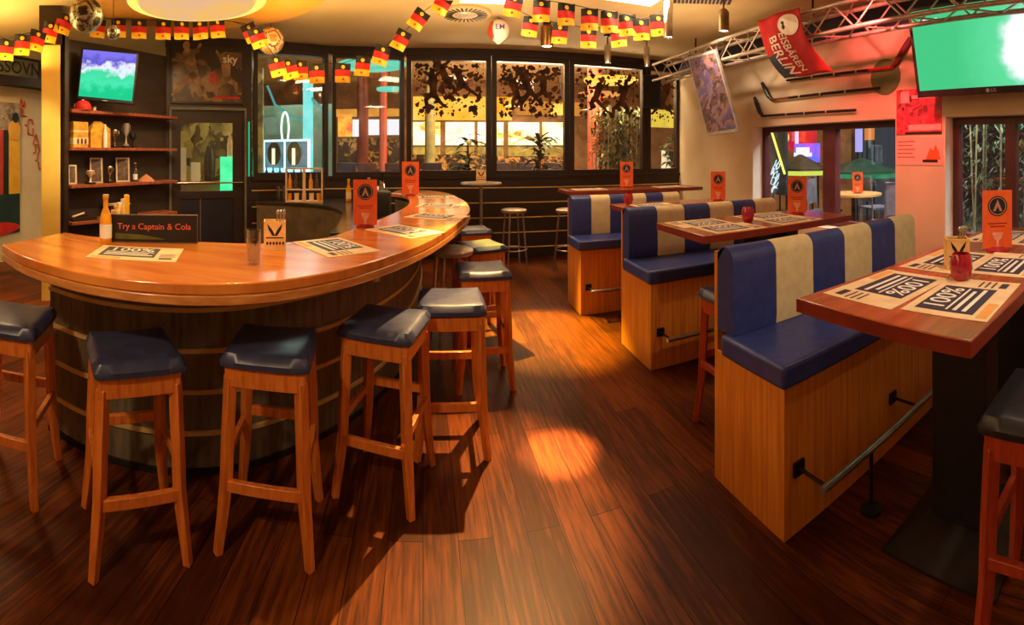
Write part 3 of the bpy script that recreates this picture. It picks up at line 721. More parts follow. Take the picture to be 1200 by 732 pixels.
for (x, y, rz, lb) in ((160,297,.42,'placemat on the left bar top in front of the hand-lettered sign'),(392,289,-.85,'placemat on the bar top between the cutlery box and the orange leaflet'),(474,271,-.75,'placemat on the bar top just right of the nearer orange leaflet'),
                   (512,254,-.5,'placemat on the bar top inside the counter bend, second before the far leaflet'),(517,241,-.2,'placemat at the outermost bend of the bar top'),(512,231,.1,'placemat farthest along the bar top beyond the second leaflet')):
    p = P(x,y,BZ); dup(pm0, (p.x,p.y,BZ+.0006), rz, lb)
# ---- orange leaflets in stands
def leaflet(p, lb, tilt=0, k=1.0):
    t = thing('table_leaflet', lb, 'leaflet', p, face_rz(p)+tilt, 'orange menu leaflets on stands')
    w, h = .078*k, .31*k
    MB().box((-w,-.004,.012),(w,.004,h)).build('card', M_orange, t)
    MB().lathe([(0,0),(.06,0),(.06,.008),(.03,.02),(0,.02)], 20).build('stand', M_rglass, t, smooth=True)
    mb = MB(); mb.lathe([(0,0),(.052*k,0),(.052*k,.0015),(0,.0015)], 28, (0,0,0), Mt(0,-.0045,h*.74) @ Rx(PI/2)); mb.build('emblem_disc', M_inkk, t)
    mb = MB(); Z = h*.74; q = .0068
    mb._add([(-.024*k,-q,Z-.026*k),(0,-q,Z+.034*k),(.024*k,-q,Z-.026*k),(.012*k,-q,Z-.026*k),(0,-q,Z-.002),(-.012*k,-q,Z-.026*k)], [(0,1,4,5),(1,2,3,4)])
    R1, R2 = .046*k, .042*k
    for i in range(28):
        a, b = 2*PI*i/28, 2*PI*(i+1)/28
        mb._add([(R1*math.cos(a),-q,Z+R1*math.sin(a)),(R1*math.cos(b),-q,Z+R1*math.sin(b)),(R2*math.cos(b),-q,Z+R2*math.sin(b)),(R2*math.cos(a),-q,Z+R2*math.sin(a))], [(0,1,2,3)])
    mb.build('emblem', M_orange if k < .99 else pm('pale emblem', srgb(190,140,130), srgb(170,120,120)), t)
    g = MB(); g._add([(-.03*k,-q,h*.30),(.03*k,-q,h*.30),(.02*k,-q,h*.2),(.006*k,-q,h*.17),(.006*k,-q,h*.09),(.022*k,-q,h*.07),(-.022*k,-q,h*.07),(-.006*k,-q,h*.09),(-.006*k,-q,h*.17),(-.02*k,-q,h*.2)], [(0,1,2,3,8,9),(3,4,7,8),(4,5,6,7)])
    g.build('drink_print', M_pinkp, t)
    MB().box((-.05*k,-.0055,h*.44),(.05*k,-.0042,h*.46)).box((-.04*k,-.0055,h*.39),(.04*k,-.0042,h*.41)).build('print_lines', pm('dark orange ink', srgb(170,50,24), srgb(150,40,20)), t)
    return t
leaflet(P(428,266,BZ)+Vector((0,0,.0003)), 'nearer orange menu leaflet standing on the bar top', .1, 1.0)
leaflet(P(481,229,BZ)+Vector((0,0,.0003)), 'farther orange menu leaflet standing on the bar bend', -.1, 1.25)
leaflet(Vector((2.24,.82,1.1005)), 'large orange menu leaflet on the nearest table', .25, 1.0)
leaflet(Vector((2.7,2.70,1.1005)), 'orange menu leaflet on the second table before the window', 0, 1.0)
leaflet(Vector((2.82,4.0,1.1005)), 'orange menu leaflet on the third table against the cream wall', 0, 1.0)
leaflet(Vector((2.58,5.85,1.1305)), 'orange menu leaflet on the farthest table before the back windows', 0, 1.15)
def candle(p, lb, s=1.0):
    t = thing('candle_jar', lb, 'candle', p, 0, 'red glass candle jars')
    MB().lathe([(0,0),(.026*s,0),(.036*s,.012*s),(.044*s,.045*s),(.04*s,.08*s),(.033*s,.1*s),(.030*s,.1*s),(.036*s,.078*s),(.03*s,.03*s),(0,.028*s)], 24).build('jar', M_rglass, t, smooth=True)
    MB().lathe([(0,.03*s),(.026*s,.03*s),(.026*s,.05*s),(0,.05*s)], 16).build('wax', pm('candle wax', srgb(240,160,150), srgb(220,120,120)), t)
candle(Vector((1.66,.76,1.1005)), 'red glass candle jar on the nearest table', 1.05)
candle(Vector((2.12,2.63,1.1005)), 'red glass candle jar on the second table', 1.1)
candle(Vector((1.85,4.15,1.1005)), 'red glass candle jar on the third table', 1.1)
def holder(p, lb, rz, s=1.0):
    t = thing('cutlery_box', lb, 'box', p, rz, 'printed wooden cutlery boxes')
    w, d, h = .052*s, .045*s, .135*s
    mb = MB(); mb.box((-w,-d,0),(w,d,.006)); 
    mb.box((-w,-d,.006),(w,-d+.006,h)).box((-w,d-.006,.006),(w,d,h)).box((-w,-d+.006,.006),(-w+.006,d-.006,h)).box((w-.006,-d+.006,.006),(w,d-.006,h)); mb.build('box', pm('box card', srgb(244,200,134), srgb(226,170,100), 14, .6), t)
    g = MB(); q = -d-.001; z0 = h*.72
    g._add([(-.036*s,q,z0+.03*s),(-.012*s,q,z0),(0,q,z0-.024*s),(.012*s,q,z0),(.036*s,q,z0+.03*s),(.03*s,q,z0+.002),(.012*s,q,z0-.028*s),(-.012*s,q,z0-.028*s),(-.03*s,q,z0+.002)], [(0,1,8),(1,2,7,8),(2,3,6,7)[0:4],(2,3,6),(3,4,5),(3,5,6)])
    g.box((-.042*s,q-.0004,h*.42),(.042*s,q,h*.46)); 
    for k in range(6): g.box((-.04*s+.015*s*k,q-.0004,h*.2),(-.031*s+.015*s*k,q,h*.3))
    g.build('printed_motif', M_inkk, t)
    for k in range(3):
        MB().tube([(w*.3*(k-1)+.01,.01*k-.01,.01),(w*.3*(k-1)+.03*s,.012*k-.012,h*1.25)], .005, 6).lathe([(0,0),(.009,.004),(.011,.012),(.007,.022),(0,.024)], 10, (w*.3*(k-1)+.03*s,.012*k-.012,h*1.25-.004)).build('spoon', M_chrome, t, smooth=True)
p = P(322,291,BZ); holder(p+Vector((0,0,.0003)), 'printed cutlery box on the bar top beside the tall glass', face_rz(p), 1.05)
p = Vector((1.83,.86,1.1032)); holder(p, 'printed box on the nearest table behind the candle jar', face_rz(p)+.2, .95)
p = Vector((.64,6.4,1.2003)); holder(p, 'printed box on the round standing table', face_rz(p), 1.3)
# ---- glass, bottle and sign on the bar
def glass(p, lb, r=.033, h=.13, group='drinking glasses', mat=M_gl2):
    mb = MB().lathe([(0,0),(r*.8,0),(r*.86,.01),(r,h),(r*.92,h),(r*.78,.014),(0,.014)], 20)
    o = mb.build('drinking_glass', mat, None, smooth=True, loc=p); tag(o, lb, 'glass', group); return o
glass(P(297,309,BZ)+Vector((0,0,.0003)), 'tall empty glass on the bar top left of the cutlery box', .034, .15)
def bottle(p, lb, cols, s=1.0, rz=0, name='beer_bottle', group=None):
    t = thing(name, lb, 'bottle', p, rz, group)
    MB().lathe([(0,0),(.03*s,0),(.032*s,.01*s),(.032*s,.13*s),(.026*s,.16*s),(.014*s,.19*s),(.013*s,.235*s),(.016*s,.237*s),(.016*s,.25*s),(0,.25*s)], 20).build('glass_body', cols[0], t, smooth=True)
    MB().lathe([(.0325*s,.03*s),(.0328*s,.03*s),(.0328*s,.105*s),(.0325*s,.105*s)], 20).build('paper_label', cols[1], t, smooth=True)
    MB().lathe([(0,.2505*s),(.017*s,.2505*s),(.016*s,.262*s),(0,.262*s)], 14).build('crown_cap', M_gold, t, smooth=True)
    return t
M_beer = pm('amber glass', srgb(240,170,40), srgb(210,130,24), 10, .12, coat=.6)
p = P(124,285,BZ); bt_ = bottle(p+Vector((0,0,.0003)), 'pale amber beer bottle on the bar top left of the hand-lettered sign', [M_beer, M_ink], 1.0); bt_.rotation_euler = (0,0,face_rz(p))
p = P(138,283,BZ); bg = thing('paper_bundle', 'crumpled yellow and white paper bundle behind the beer bottle', 'paper', p+Vector((-.02,.05,.0003)), .4)
for k in range(5):
    MB().box((-.025,-.012,0),(.025,.012,.17+.02*k), Mt(.012*k-.02,.014*k-.03,0) @ Rz(.5*k) ).build('sheet', (M_paper, M_gld, M_ink, M_paper, M_gld)[k], bg, bevel=.004)
a, b = P(131,283.5,BZ), P(231,285,BZ); c = (a+b)/2
sg = thing('counter_sign', 'black board with red handwriting standing on the left bar top', 'sign', c+Vector((0,.0,.0003)), math.atan2(b.y-a.y, b.x-a.x))
w = (b-a).length/2; hS = .148
MB().box((-w,-.008,.006),(w,.008,hS)).build('board', pm('black board', srgb(24,18,20), srgb(18,14,16), 6, .4), sg)
MB().box((-w-.003,-.012,0),(w+.003,.012,.006)).box((w,-.01,.006),(w+.004,.01,hS)).box((-w-.003,-.01,.006),(-w,.01,hS)).box((-w-.003,-.01,hS),(w+.004,.01,hS+.004)).build('frame', pm('thin board edge', srgb(120,90,70), srgb(90,66,50)), sg)
add_text(MB(), 'Try a Captain & Cola', .046, Mt(.0,-.0088,.088) @ Rx(PI/2) @ Ry(0) @ Matrix.Shear('XY', 4, (.15,0)) if False else Mt(0,-.0088,.088) @ Rx(PI/2), .004).build('lettering', pm('red chalk', srgb(226,110,90), srgb(200,80,66), 30, .7), sg)
MB()._add([(-w+.02,-.0088,.02),(w*.3,-.0088,.02),(w*.1,-.0088,.03),(-w*.3,-.0088,.046),(-w+.02,-.0088,.052)], [(0,1,2,3,4)]).build('green_wave', pm('olive paint', srgb(96,90,22), srgb(60,66,24), 9, .5), sg)

# ---- things on the worktop
p = Vector((-.60,4.55,.9505)); rg = thing('cash_register', 'dark square till screen on the worktop left of the bar bend', 'register', p, face_rz(p)+.1)
MB().box((-.15,-.12,0),(.15,.14,.28)).build('body', pm('grey green plastic', srgb(62,64,54), srgb(50,52,44), 6, .4), rg, bevel=.01)
MB().box((-.13,-.125,.04),(.13,-.1205,.25)).build('screen', pm('dull screen', srgb(46,50,44), srgb(38,42,38), 4, .25), rg)
MB().box((-.11,-.128,.215),(.0,-.1255,.235)).build('label_strip', M_ink, rg)
p = Vector((-1.74,5.95,.9505)); fh = thing('bottle_rack', 'double white framed holder with glasses on the worktop below the left windows', 'rack', p, face_rz(p))
mb = MB()
for x0 in (-.25, .0):
    mb.box((x0,-.06,0),(x0+.02,.06,.46)).box((x0+.23,-.06,0),(x0+.25,.06,.46)).box((x0+.02,-.06,.44),(x0+.23,.06,.46)).box((x0+.02,-.06,.0),(x0+.23,.06,.02)).box((x0+.02,-.06,.16),(x0+.23,.06,.175))
mb.build('frame', pm('cream rack', srgb(226,190,150), srgb(200,160,120), 6, .5), fh)
for k in range(6): 
    MB().lathe([(0,.176),(.028,.176),(.03,.28),(.012,.34),(.012,.38),(0,.38)], 12, (-.19+.08*k+(.04 if k > 2 else 0),0,0)).build('bottle', (M_beer, M_gl2, M_dark)[k % 3], fh, smooth=True)
for k in range(5): MB().lathe([(0,.021),(.03,.021),(.034,.12),(0,.12)], 12, (-.2+.1*k,0,0)).build('tumbler', (M_paper if k % 2 else M_beer), fh, smooth=True)
k = 0
for (x, y, lb) in ((-2.12,5.98,'leftmost clear glass beside the white framed rack'),(-2.05,6.02,'second clear glass beside the white framed rack'),(-2.08,6.12,'clear glass behind the pair left of the white framed rack')):
    glass(Vector((x,y,.9505)), lb, .035, .2, 'glasses on the inner worktop')
for i, (x, y, hh, mt, lb) in enumerate(((-1.18,6.2,.3,M_beer,'amber bottle on the worktop right of the white framed rack'),(-1.06,6.1,.26,M_dark,'dark bottle next to the amber bottle on the worktop'),(-.9,6.2,.32,M_gl2,'clear bottle on the worktop beyond the nearer leaflet'))):
    bottle(Vector((x,y,.9505)), lb, [mt, M_paper], hh/.26, 0, 'bottle', 'bottles on the inner worktop')
nd = thing('napkin_stack', 'pale bowl of napkins on the worktop beside the bottles', 'napkins', Vector((-.76,6.05,.9505)), 0)
MB().lathe([(0,0),(.07,0),(.12,.12),(.115,.12),(.066,.01),(0,.01)], 20).build('bowl', M_gld, nd, smooth=True)
MB().lathe([(0,.1),(.09,.11),(.1,.17),(.06,.21),(0,.22)], 14).build('napkins', M_white, nd, smooth=True)
tp = thing('beer_tap', 'chrome beer tap column rising from the inner worktop', 'beer tap', Vector((-.62,5.3,.9505)), .4)
MB().tube([(0,0,0),(0,0,.34)], .03, 14).lathe([(0,0),(.06,0),(.06,.02),(.03,.04),(0,.04)], 18).build('column', M_chrome, tp, smooth=True)
MB().tube([(0,0,.3),(0,-.09,.3),(0,-.11,.26)], .012, 8).build('spout', M_chrome, tp, smooth=True)
MB().tube([(0,-.03,.33),(0,-.05,.44)], .013, 8).build('handle', M_black, tp, smooth=True)

# ================================================================ BACK BAR SHELVES ON THE LEFT
S0, S1 = (-3.855,3.636), (-3.47,5.256)
m, L = seg_m(S0, S1)
rzs = math.atan2(S1[1]-S0[1], S1[0]-S0[0])
su = thing('shelf_unit', 'tall dark back bar panel with four red brown shelves beside the yellow column', 'shelf unit', (S0[0],S0[1],0), rzs)
MB().box((0,0,0),(L,.1,2.93)).build('back_panel', pm('grey brown panel', srgb(70,56,46), srgb(52,42,35), 2, .45, stretch=(1,1,4)), su)
MB().box((-.05,-.2,0),(0,.1,2.93)).build('side_panel', M_dark, su)
SZ = (.84,1.25,1.67,2.09)
for z in SZ: MB().box((.001,-.26,z-.035),(L-.04,-.001,z)).build('shelf', M_shelf, su, bevel=.004)
def on_shelf(u, k, y=-.12): return m @ Vector((u, y, SZ[k]+.0005))
def su_px(x):                         # position along the shelf for an image column (shelf middle)
    a = az(x); lo, hi = 0.0, L
    for _ in range(40):
        mid = (lo+hi)/2; q = m @ Vector((mid,-.13,0))
        if math.atan2(q.x,q.y) < a: lo = mid
        else: hi = mid
    return lo
tl = thing('television', 'small wall television showing a green pitch above the top shelf', 'television', PR(126,90,5.24), face_rz(PR(126,90,5.24))-.06)
tl.rotation_euler = (0,math.radians(6),tl.rotation_euler[2])
MB().box((-.33,-.02,-.29),(.33,.05,.30)).build('bezel', M_black, tl, bevel=.008)
def screen_mat(name, kind):
    mt, t = nt(name); L_ = t.links.new
    tc = N(t,'ShaderNodeTexCoord'); sx = N(t,'ShaderNodeSeparateXYZ'); L_(tc.outputs['Object'], sx.inputs[0])
    no = N(t,'ShaderNodeTexNoise', Scale=9, Detail=5); L_(tc.outputs['Object'], no.inputs['Vector'])
    em = N(t,'ShaderNodeEmission'); o = N(t,'ShaderNodeOutputMaterial'); L_(em.outputs[0], o.inputs[0])
    if kind == 'pitch':
        ad = N(t,'ShaderNodeMath', _operation='MULTIPLY_ADD'); ad.inputs[1].default_value = .35; L_(no.outputs[0], ad.inputs[0]); L_(sx.outputs[2], ad.inputs[2])
        cr = N(t,'ShaderNodeValToRGB'); e = cr.color_ramp.elements
        e[0].position = .0; e[0].color = col(srgb(30,190,130)); e[1].position = .42; e[1].color = col(srgb(120,110,220))
        e.new(.1).color = col(srgb(70,215,165)); e.new(.2).color = col(srgb(60,205,150)); e.new(.27).color = col(srgb(225,225,245)); e.new(.34).color = col(srgb(90,80,190))
        L_(ad.outputs[0], cr.inputs[0]); L_(cr.outputs[0], em.inputs[0]); em.inputs[1].default_value = 1.25
    else:
        vd = N(t,'ShaderNodeVectorMath', _operation='DISTANCE'); vd.inputs[1].default_value = (.42,-.03,-.02)
        sc = N(t,'ShaderNodeVectorMath', _operation='MULTIPLY'); sc.inputs[1].default_value = (1,1,.85); L_(tc.outputs['Object'], sc.inputs[0]); L_(sc.outputs[0], vd.inputs[0])
        ad = N(t,'ShaderNodeMath', _operation='MULTIPLY_ADD'); ad.inputs[1].default_value = .16; L_(no.outputs[0], ad.inputs[0]); L_(vd.outputs['Value'], ad.inputs[2])
        cr = N(t,'ShaderNodeValToRGB'); e = cr.color_ramp.elements
        e[0].position = .30; e[0].color = (1,1,1,1); e[1].position = .40; e[1].color = col(srgb(96,216,152)); e.new(.36).color = col(srgb(150,225,190)); e.new(.8).color = col(srgb(70,196,128))
        L_(ad.outputs[0], cr.inputs[0]); L_(cr.outputs[0], em.inputs[0]); em.inputs[1].default_value = 1.1
    return mt
MB().box((-.305,-.024,-.25),(.305,-.0205,.28)).build('screen', screen_mat('left screen','pitch'), tl)
MB().box((-.03,-.023,-.28),(.03,-.0205,-.27)).build('badge', M_alu, tl)
MB().box((-.1,.05,-.1),(.1,.1,.1)).box((-.04,.1,-.04),(.04,.34,.04)).build('wall_bracket', M_iron, tl)
cp = thing('baseball_cap', 'red baseball cap on the top shelf at the left corner of the small television', 'cap', on_shelf(su_px(94),3,-.185), -.6)
MB().lathe([(.1,0),(.102,.03),(.092,.07),(.066,.1),(.03,.116),(0,.118)], 22).build('crown', pm('red cap cloth', srgb(204,40,30), srgb(176,26,22), 14, .7), cp, smooth=True)
MB().prism([(.1*math.cos(a)*1.0,-.07-.11*math.sin(a)) for a in [PI*k/10 for k in range(11)]], .0, .012).build('brim', pm('red cap cloth', (1,0,0)), cp, bevel=.004)
MB().lathe([(0,.117),(.012,.117),(.009,.126),(0,.127)], 10).build('button', M_ink, cp)
MB().lathe([(0,0),(.024,0),(.024,.003),(0,.003)], 14, (0,0,0), Mt(0,-.096,.055) @ Rx(PI/2-.3)).build('badge', M_ink, cp)
sh_ = thing('figurine', 'tiny pale shell figurine beside the red cap on the top shelf', 'figurine', on_shelf(su_px(109),3,-.16))
MB().lathe([(0,0),(.03,0),(.02,.03),(.028,.05),(0,.07)], 12).build('body', M_paper, sh_, smooth=True)
GS = 'souvenirs on the back bar shelves'
def carton(x, k, w, d, h, lb, mt):
    t = thing('carton', lb, 'carton', on_shelf(su_px(x),k), rzs, GS)
    MB().box((-w,-d,0),(w,d,h)).build('box', mt, t, bevel=.004)
    MB().box((-w-.001,-d-.001,h*.12),(w+.001,d+.001,h*.38)).box((-w-.001,-d-.001,h*.6),(w+.001,d+.001,h*.66)).build('printed_band', M_paper, t)
    for q in range(3): MB().lathe([(0,h*.15),(.012,h*.15),(.012,h*.32),(0,h*.36)], 8, (-w+.06+.05*q,-d-.004,0)).build('bottle_print', pm('brown ink', srgb(120,76,30), srgb(96,60,24)), t)
M_yc = pm('yellow carton', srgb(226,172,50), srgb(196,138,34), 16, .5)
carton(91,2,.1,.08,.29,'yellow printed carton at the left of the second shelf', M_yc)
t = thing('beer_carrier', 'yellow beer carrier with a white bottle in the middle of the second shelf', 'carton', on_shelf(su_px(114),2), rzs, GS)
MB()._add([(-.14,-.08,0),(.14,-.08,0),(.14,.08,0),(-.14,.08,0),(-.14,-.08,.18),(.14,-.08,.22),(.14,.08,.22),(-.14,.08,.18),(-.04,0,.31),(.06,0,.31)], [(3,2,1,0),(0,1,5,4),(1,2,6,5),(2,3,7,6),(3,0,4,7),(4,5,9,8),(6,7,8,9),(5,6,9),(7,4,8)]).build('carrier', M_yc, t)
MB().lathe([(0,0),(.025,0),(.025,.17),(.01,.22),(.01,.27),(0,.27)], 14, (.04,-.115,0)).build('bottle', M_ink, t, smooth=True)
def trophy(x, k, h, lb, mt, y=-.12):
    t = thing('trophy', lb, 'trophy', on_shelf(su_px(x),k,y), 0, GS)
    MB().lathe([(0,0),(.035,0),(.035,.03*h/.25),(.012,.05*h/.25),(.01,.12*h/.25),(.03,.15*h/.25),(.042,.24*h/.25),(.038,h),(0,h*.97)], 16).build('cup', mt, t, smooth=True)
    MB().cbox((0,0,.012),(.09,.09,.024)).build('foot', M_dark, t)
    for s_ in (-1,1): MB().tube([(s_*.035,0,h*.66),(s_*.065,0,h*.75),(s_*.06,0,h*.9),(s_*.04,0,h*.95)], .005, 6).build('handle', mt, t, smooth=True)
trophy(135,2,.22,'silver cup trophy on the second shelf right of the beer carrier', M_chrome)
trophy(146,2,.30,'tall pale trophy at the right of the second shelf', pm('pale pewter', srgb(200,190,180), srgb(160,150,140), 8, .3, .5), -.16)
trophy(156,2,.18,'short dark trophy beside the tall pale trophy', M_iron)
def pic_frame(x, k, w, h, lb, lean=.12, wall=None):
    p = on_shelf(su_px(x),k,-.13)+Vector((0,0,.003)); t = thing('picture_frame', lb, 'picture frame', p, face_rz(p)+.15, GS)
    R_ = Rx(-lean)
    mb = MB(); f = .018
    mb.box((-w,-.01,0),(w,.012,f),R_).box((-w,-.01,h-f),(w,.012,h),R_).box((-w,-.01,f),(-w+f,.012,h-f),R_).box((w-f,-.01,f),(w,.012,h-f),R_); mb.build('frame', pm('whitewashed frame', srgb(220,196,164), srgb(190,160,126), 9, .5), t)
    MB().box((-w+f,-.002,f),(w-f,.004,h-f),R_).build('photo', speckle('dim photo', [srgb(40,30,26), srgb(90,66,50), srgb(160,130,100)], 14, .4), t)
pic_frame(85,1,.05,.22,'small leaning picture frame at the left end of the third shelf')
pic_frame(113,1,.075,.30,'white picture frame in the middle of the third shelf')
pic_frame(144,1,.085,.30,'wider white picture frame right of the middle on the third shelf')
trophy(102,1,.16,'small pale cup between the two left frames on the third shelf', M_paper, -.2)
trophy(129,1,.2,'thin silver cup between the white frames on the third shelf', M_chrome)
bottle(on_shelf(su_px(158),1,-.14), 'slim clear bottle near the right end of the third shelf', [M_gl2, M_ink], .9, 0, 'bottle', GS)
t = thing('starfish_ornament', 'flat orange fan shaped ornament at the right end of the third shelf', 'ornament', on_shelf(su_px(172),1,-.12), .3, GS)
MB().lathe([(0,0),(.11,0),(.1,.02),(.05,.06),(0,.09)], 7).build('body', pm('apricot clay', srgb(220,150,100), srgb(196,120,76), 9, .6), t, smooth=True)
t = thing('tray', 'dark tray with a pale brush on the lowest shelf behind the beer bottle', 'tray', on_shelf(su_px(95),0,-.13), rzs, GS)
MB().box((-.16,-.09,0),(.16,.09,.015)).box((-.16,-.09,.015),(.16,-.08,.04)).box((-.16,.08,.015),(.16,.09,.04)).build('tray_body', M_dark, t)
MB().tube([(-.14,-.04,.05),(.06,.03,.07)], .012, 8).build('brush', M_paper, t)
t = thing('box', 'dark crate with papers on the lowest shelf above the hand-lettered sign', 'crate', on_shelf(su_px(140),0,-.13), rzs, GS)
t.name = 'paper_crate'
MB().box((-.2,-.1,0),(.2,.1,.14)).build('crate', M_dark, t)
MB().box((-.16,-.07,.1405),(.12,.06,.16), Rz(.15)).build('papers', M_paper, t)

# ================================================================ RIGHT WALL DRESSING
def wy(x, X=RX): return X/math.tan(az(x))
def wp(x, y, X=RX): return PXX(x, y, X)
# big television
tv = thing('television', 'large tilted flat television showing a green pitch at the upper right', 'television', Vector((3.76,1.485,2.54)), -PI/2)
tv.rotation_euler = (0,0,-PI/2)
Rt = Rx(math.radians(14))
Wt, Ht = .73, .412
MB().box((-Wt,-.03,-Ht),(Wt,.04,Ht), Rt).build('bezel', pm('tv bezel', srgb(54,40,46), srgb(40,30,36), 8, .35), tv, bevel=.008)
scr = MB().box((-Wt+.04,-.036,-Ht+.065),(Wt-.04,-.0305,Ht-.035)).build('screen', screen_mat('right screen','match'), tv); scr.rotation_euler = (math.radians(14),0,0)
for bx in (((-.61,-.039,.27),(-.43,-.037,.295)),((.05,-.039,.25),(.33,-.037,.285))): MB().box(*bx, Rt).build('score_bar', glow('score white', (1,1,1), 1.1), tv)
lg = MB(); add_text(lg, 'LG', .045, Rt @ Mt(.05,-.0315,-Ht+.032) @ Rx(PI/2), .008); lg.lathe([(0,0),(.018,0),(.018,.001),(0,.001)], 18, (0,0,0), Rt @ Mt(-.005,-.0315,-Ht+.032) @ Rx(PI/2)); lg.build('logo', pm('silver logo', srgb(214,196,210), srgb(200,180,196), 5, .4), tv)
MB().box((-.15,.04,-.15),(.15,.07,.15), Rt).tube([(0,.06,0),(0,.335,.02)], .03, 10).box((-.12,.32,-.12),(.12,.3395,.12)).build('wall_bracket', M_iron, tv)
# hockey sticks
def stick(lb, pts, rb, cols):
    """pts: shaft start, heel, blade tip in pixels on the wall"""
    a, h_, tipp = [wp(x,y,RX-.046) for x,y in pts]
    t = thing('hockey_stick', lb, 'hockey stick', (RX-.046,h_.y,h_.z), 0, 'ice hockey sticks on the right wall')
    o = Vector((RX-.046,h_.y,h_.z)); A, Tt = a-o, tipp-o
    MB().tube([A, A*.2], .016, 4).build('shaft', cols[0], t)
    MB().tube([A*.2, Vector((0,0,0))], .015, 4).build('lower_shaft', cols[1], t)
    MB().tube([A*.02, Tt*.2, Tt*.6, Tt], [.018,.03,.034,.024], 6).build('blade', cols[2], t, bevel=.004)
    for k in (.3,.5,.72): MB().tube([A*k, A*(k+.014)], .0165, 4).build('tape_band', M_paper if cols[0] is M_black else M_iron, t)
    MB().tube([A*.5+Vector((.0,0,-.01)), A*.5+Vector((.045,0,-.01))], .008, 6).build('wall_mount', M_iron, t)
stick('black hockey stick on the right wall ending at the olive disc', ((1031,103),(903,117),(893,97)), 0, (M_black, M_shelf, M_black))
stick('lowest black hockey stick directly above the right window', ((1003,129),(892,136),(884,114)), 0, (M_black, M_black, M_black))
stick('hockey stick with red blade pointing up, topmost on the right wall', ((922,94),(1047,79),(1067,44)), 0, (M_black, M_red, pm('dark red blade', srgb(120,34,36), srgb(90,24,28))))
dk = thing('unlit_spot', 'olive disc painted for the round spot of wall the pink light misses', 'unlit patch', (RX-.001,wy(1038),wp(1038,90).z), -PI/2)  # disc coloured olive to imitate a round spot the pink light misses
MB().lathe([(0,0),(.185,0),(.19,.004),(.19,.012),(0,.014)], 40, (0,0,0), Rx(PI/2)).build('disc', pm('olive unlit spot', srgb(112,142,92), srgb(98,126,78), 12, .8), dk, smooth=True)
# posters
def wall_board(name, lb, x0, x1, ya, yb, mt):
    p0, p1 = wp(x0,ya), wp(x1,ya); q0 = wp(x0,yb)
    yc = (p0.y+p1.y)/2; t = thing(name, lb, 'poster', (RX-.0005,yc,q0.z), -PI/2)
    return t, (p0.y-p1.y)/2, p0.z-q0.z
t, w, h = wall_board('wall_poster', 'red printed poster of a crowd under the large television', 1051, 1104, 106, 158, None)
MB().box((-w,-.008,0),(w,-.0005,h)).build('sheet', speckle('red crowd print', [srgb(120,10,34), srgb(220,20,60), srgb(244,90,110), srgb(90,14,34), srgb(250,150,160)], 9, .5), t)
for bx in (((-w*.45,-.0095,.04),(w*.98,-.0085,.10)),((-w*.3,-.0095,h*.78),(w*.85,-.0085,h*.86)),((-w*.8,-.0095,h*.7),(-w*.42,-.0085,h*.96))): MB().box(*bx).build('text_strip', pm('pink paper', srgb(250,190,186), srgb(244,170,170)), t)
MB().box((-w*.6,-.0095,0),(w,-.0085,.025)).build('dark_strip', M_dark, t)
t, w, h = wall_board('wall_poster', 'pale pink food menu sheet below the red poster', 1050, 1105, 161, 193, None)
MB().box((-w,-.007,0),(w,-.0005,h)).build('sheet', pm('pale pink sheet', srgb(250,196,184), srgb(246,184,172), 6, .6), t)
mb = MB()
for k in range(5): mb.box((-w*.9,-.0085,h*(.82-.14*k)),(-w*(.15+.1*(k % 2)),-.0075,h*(.86-.14*k)))
mb.build('print_lines', pm('rose ink', srgb(206,110,110), srgb(190,90,96)), t)
MB().prism([(.3*w,.2*h),(.5*w,.62*h),(.62*w,.5*h),(.72*w,.72*h),(.85*w,.48*h),(.92*w,.2*h)], -.0085, -.0075, Matrix(((1,0,0,0),(0,0,1,0),(0,1,0,0),(0,0,0,1)))).build('food_print', M_orange, t)
MB().box((.18*w,-.0087,.1*h),(.8*w,-.0075,.2*h)).build('dish_print', M_dark, t)
# hung crowd picture
def vpl(pxs, X): return [PXX(x,y,X) for x,y in pxs]
q = vpl(((806,67),(838,58),(866,154),(829,159)), 3.22); o = (q[0]+q[2])/2
pn = thing('hanging_picture', 'tilted crowd photograph panel hanging from the truss near the corner', 'picture', o, 0)
mb = MB(); q2 = [v-o for v in q]; mb._add(q2+[v+Vector((.035,0,0)) for v in q2], [(0,1,2,3),(7,6,5,4),(0,4,5,1),(1,5,6,2),(2,6,7,3),(3,7,4,0)]); mb.build('frame', pm('grey frame', srgb(176,166,160), srgb(150,140,136)), pn)
mb = MB(); q3 = [v*.93+Vector((-.003,0,0)) for v in q2]; mb._add(q3, [(0,1,2,3)]); mb.build('photo', speckle('crowd photo', [srgb(40,28,28), srgb(86,58,58), srgb(90,80,130), srgb(150,110,100), srgb(56,36,32), srgb(120,90,110), srgb(46,30,28)], 8, .4), pn)
for k in (0,1): MB().tube([q2[k]+Vector((.015,0,0)), Vector((.042, q2[k].y, 2.99-o.z))], .004, 6).build('wire', M_iron, pn)
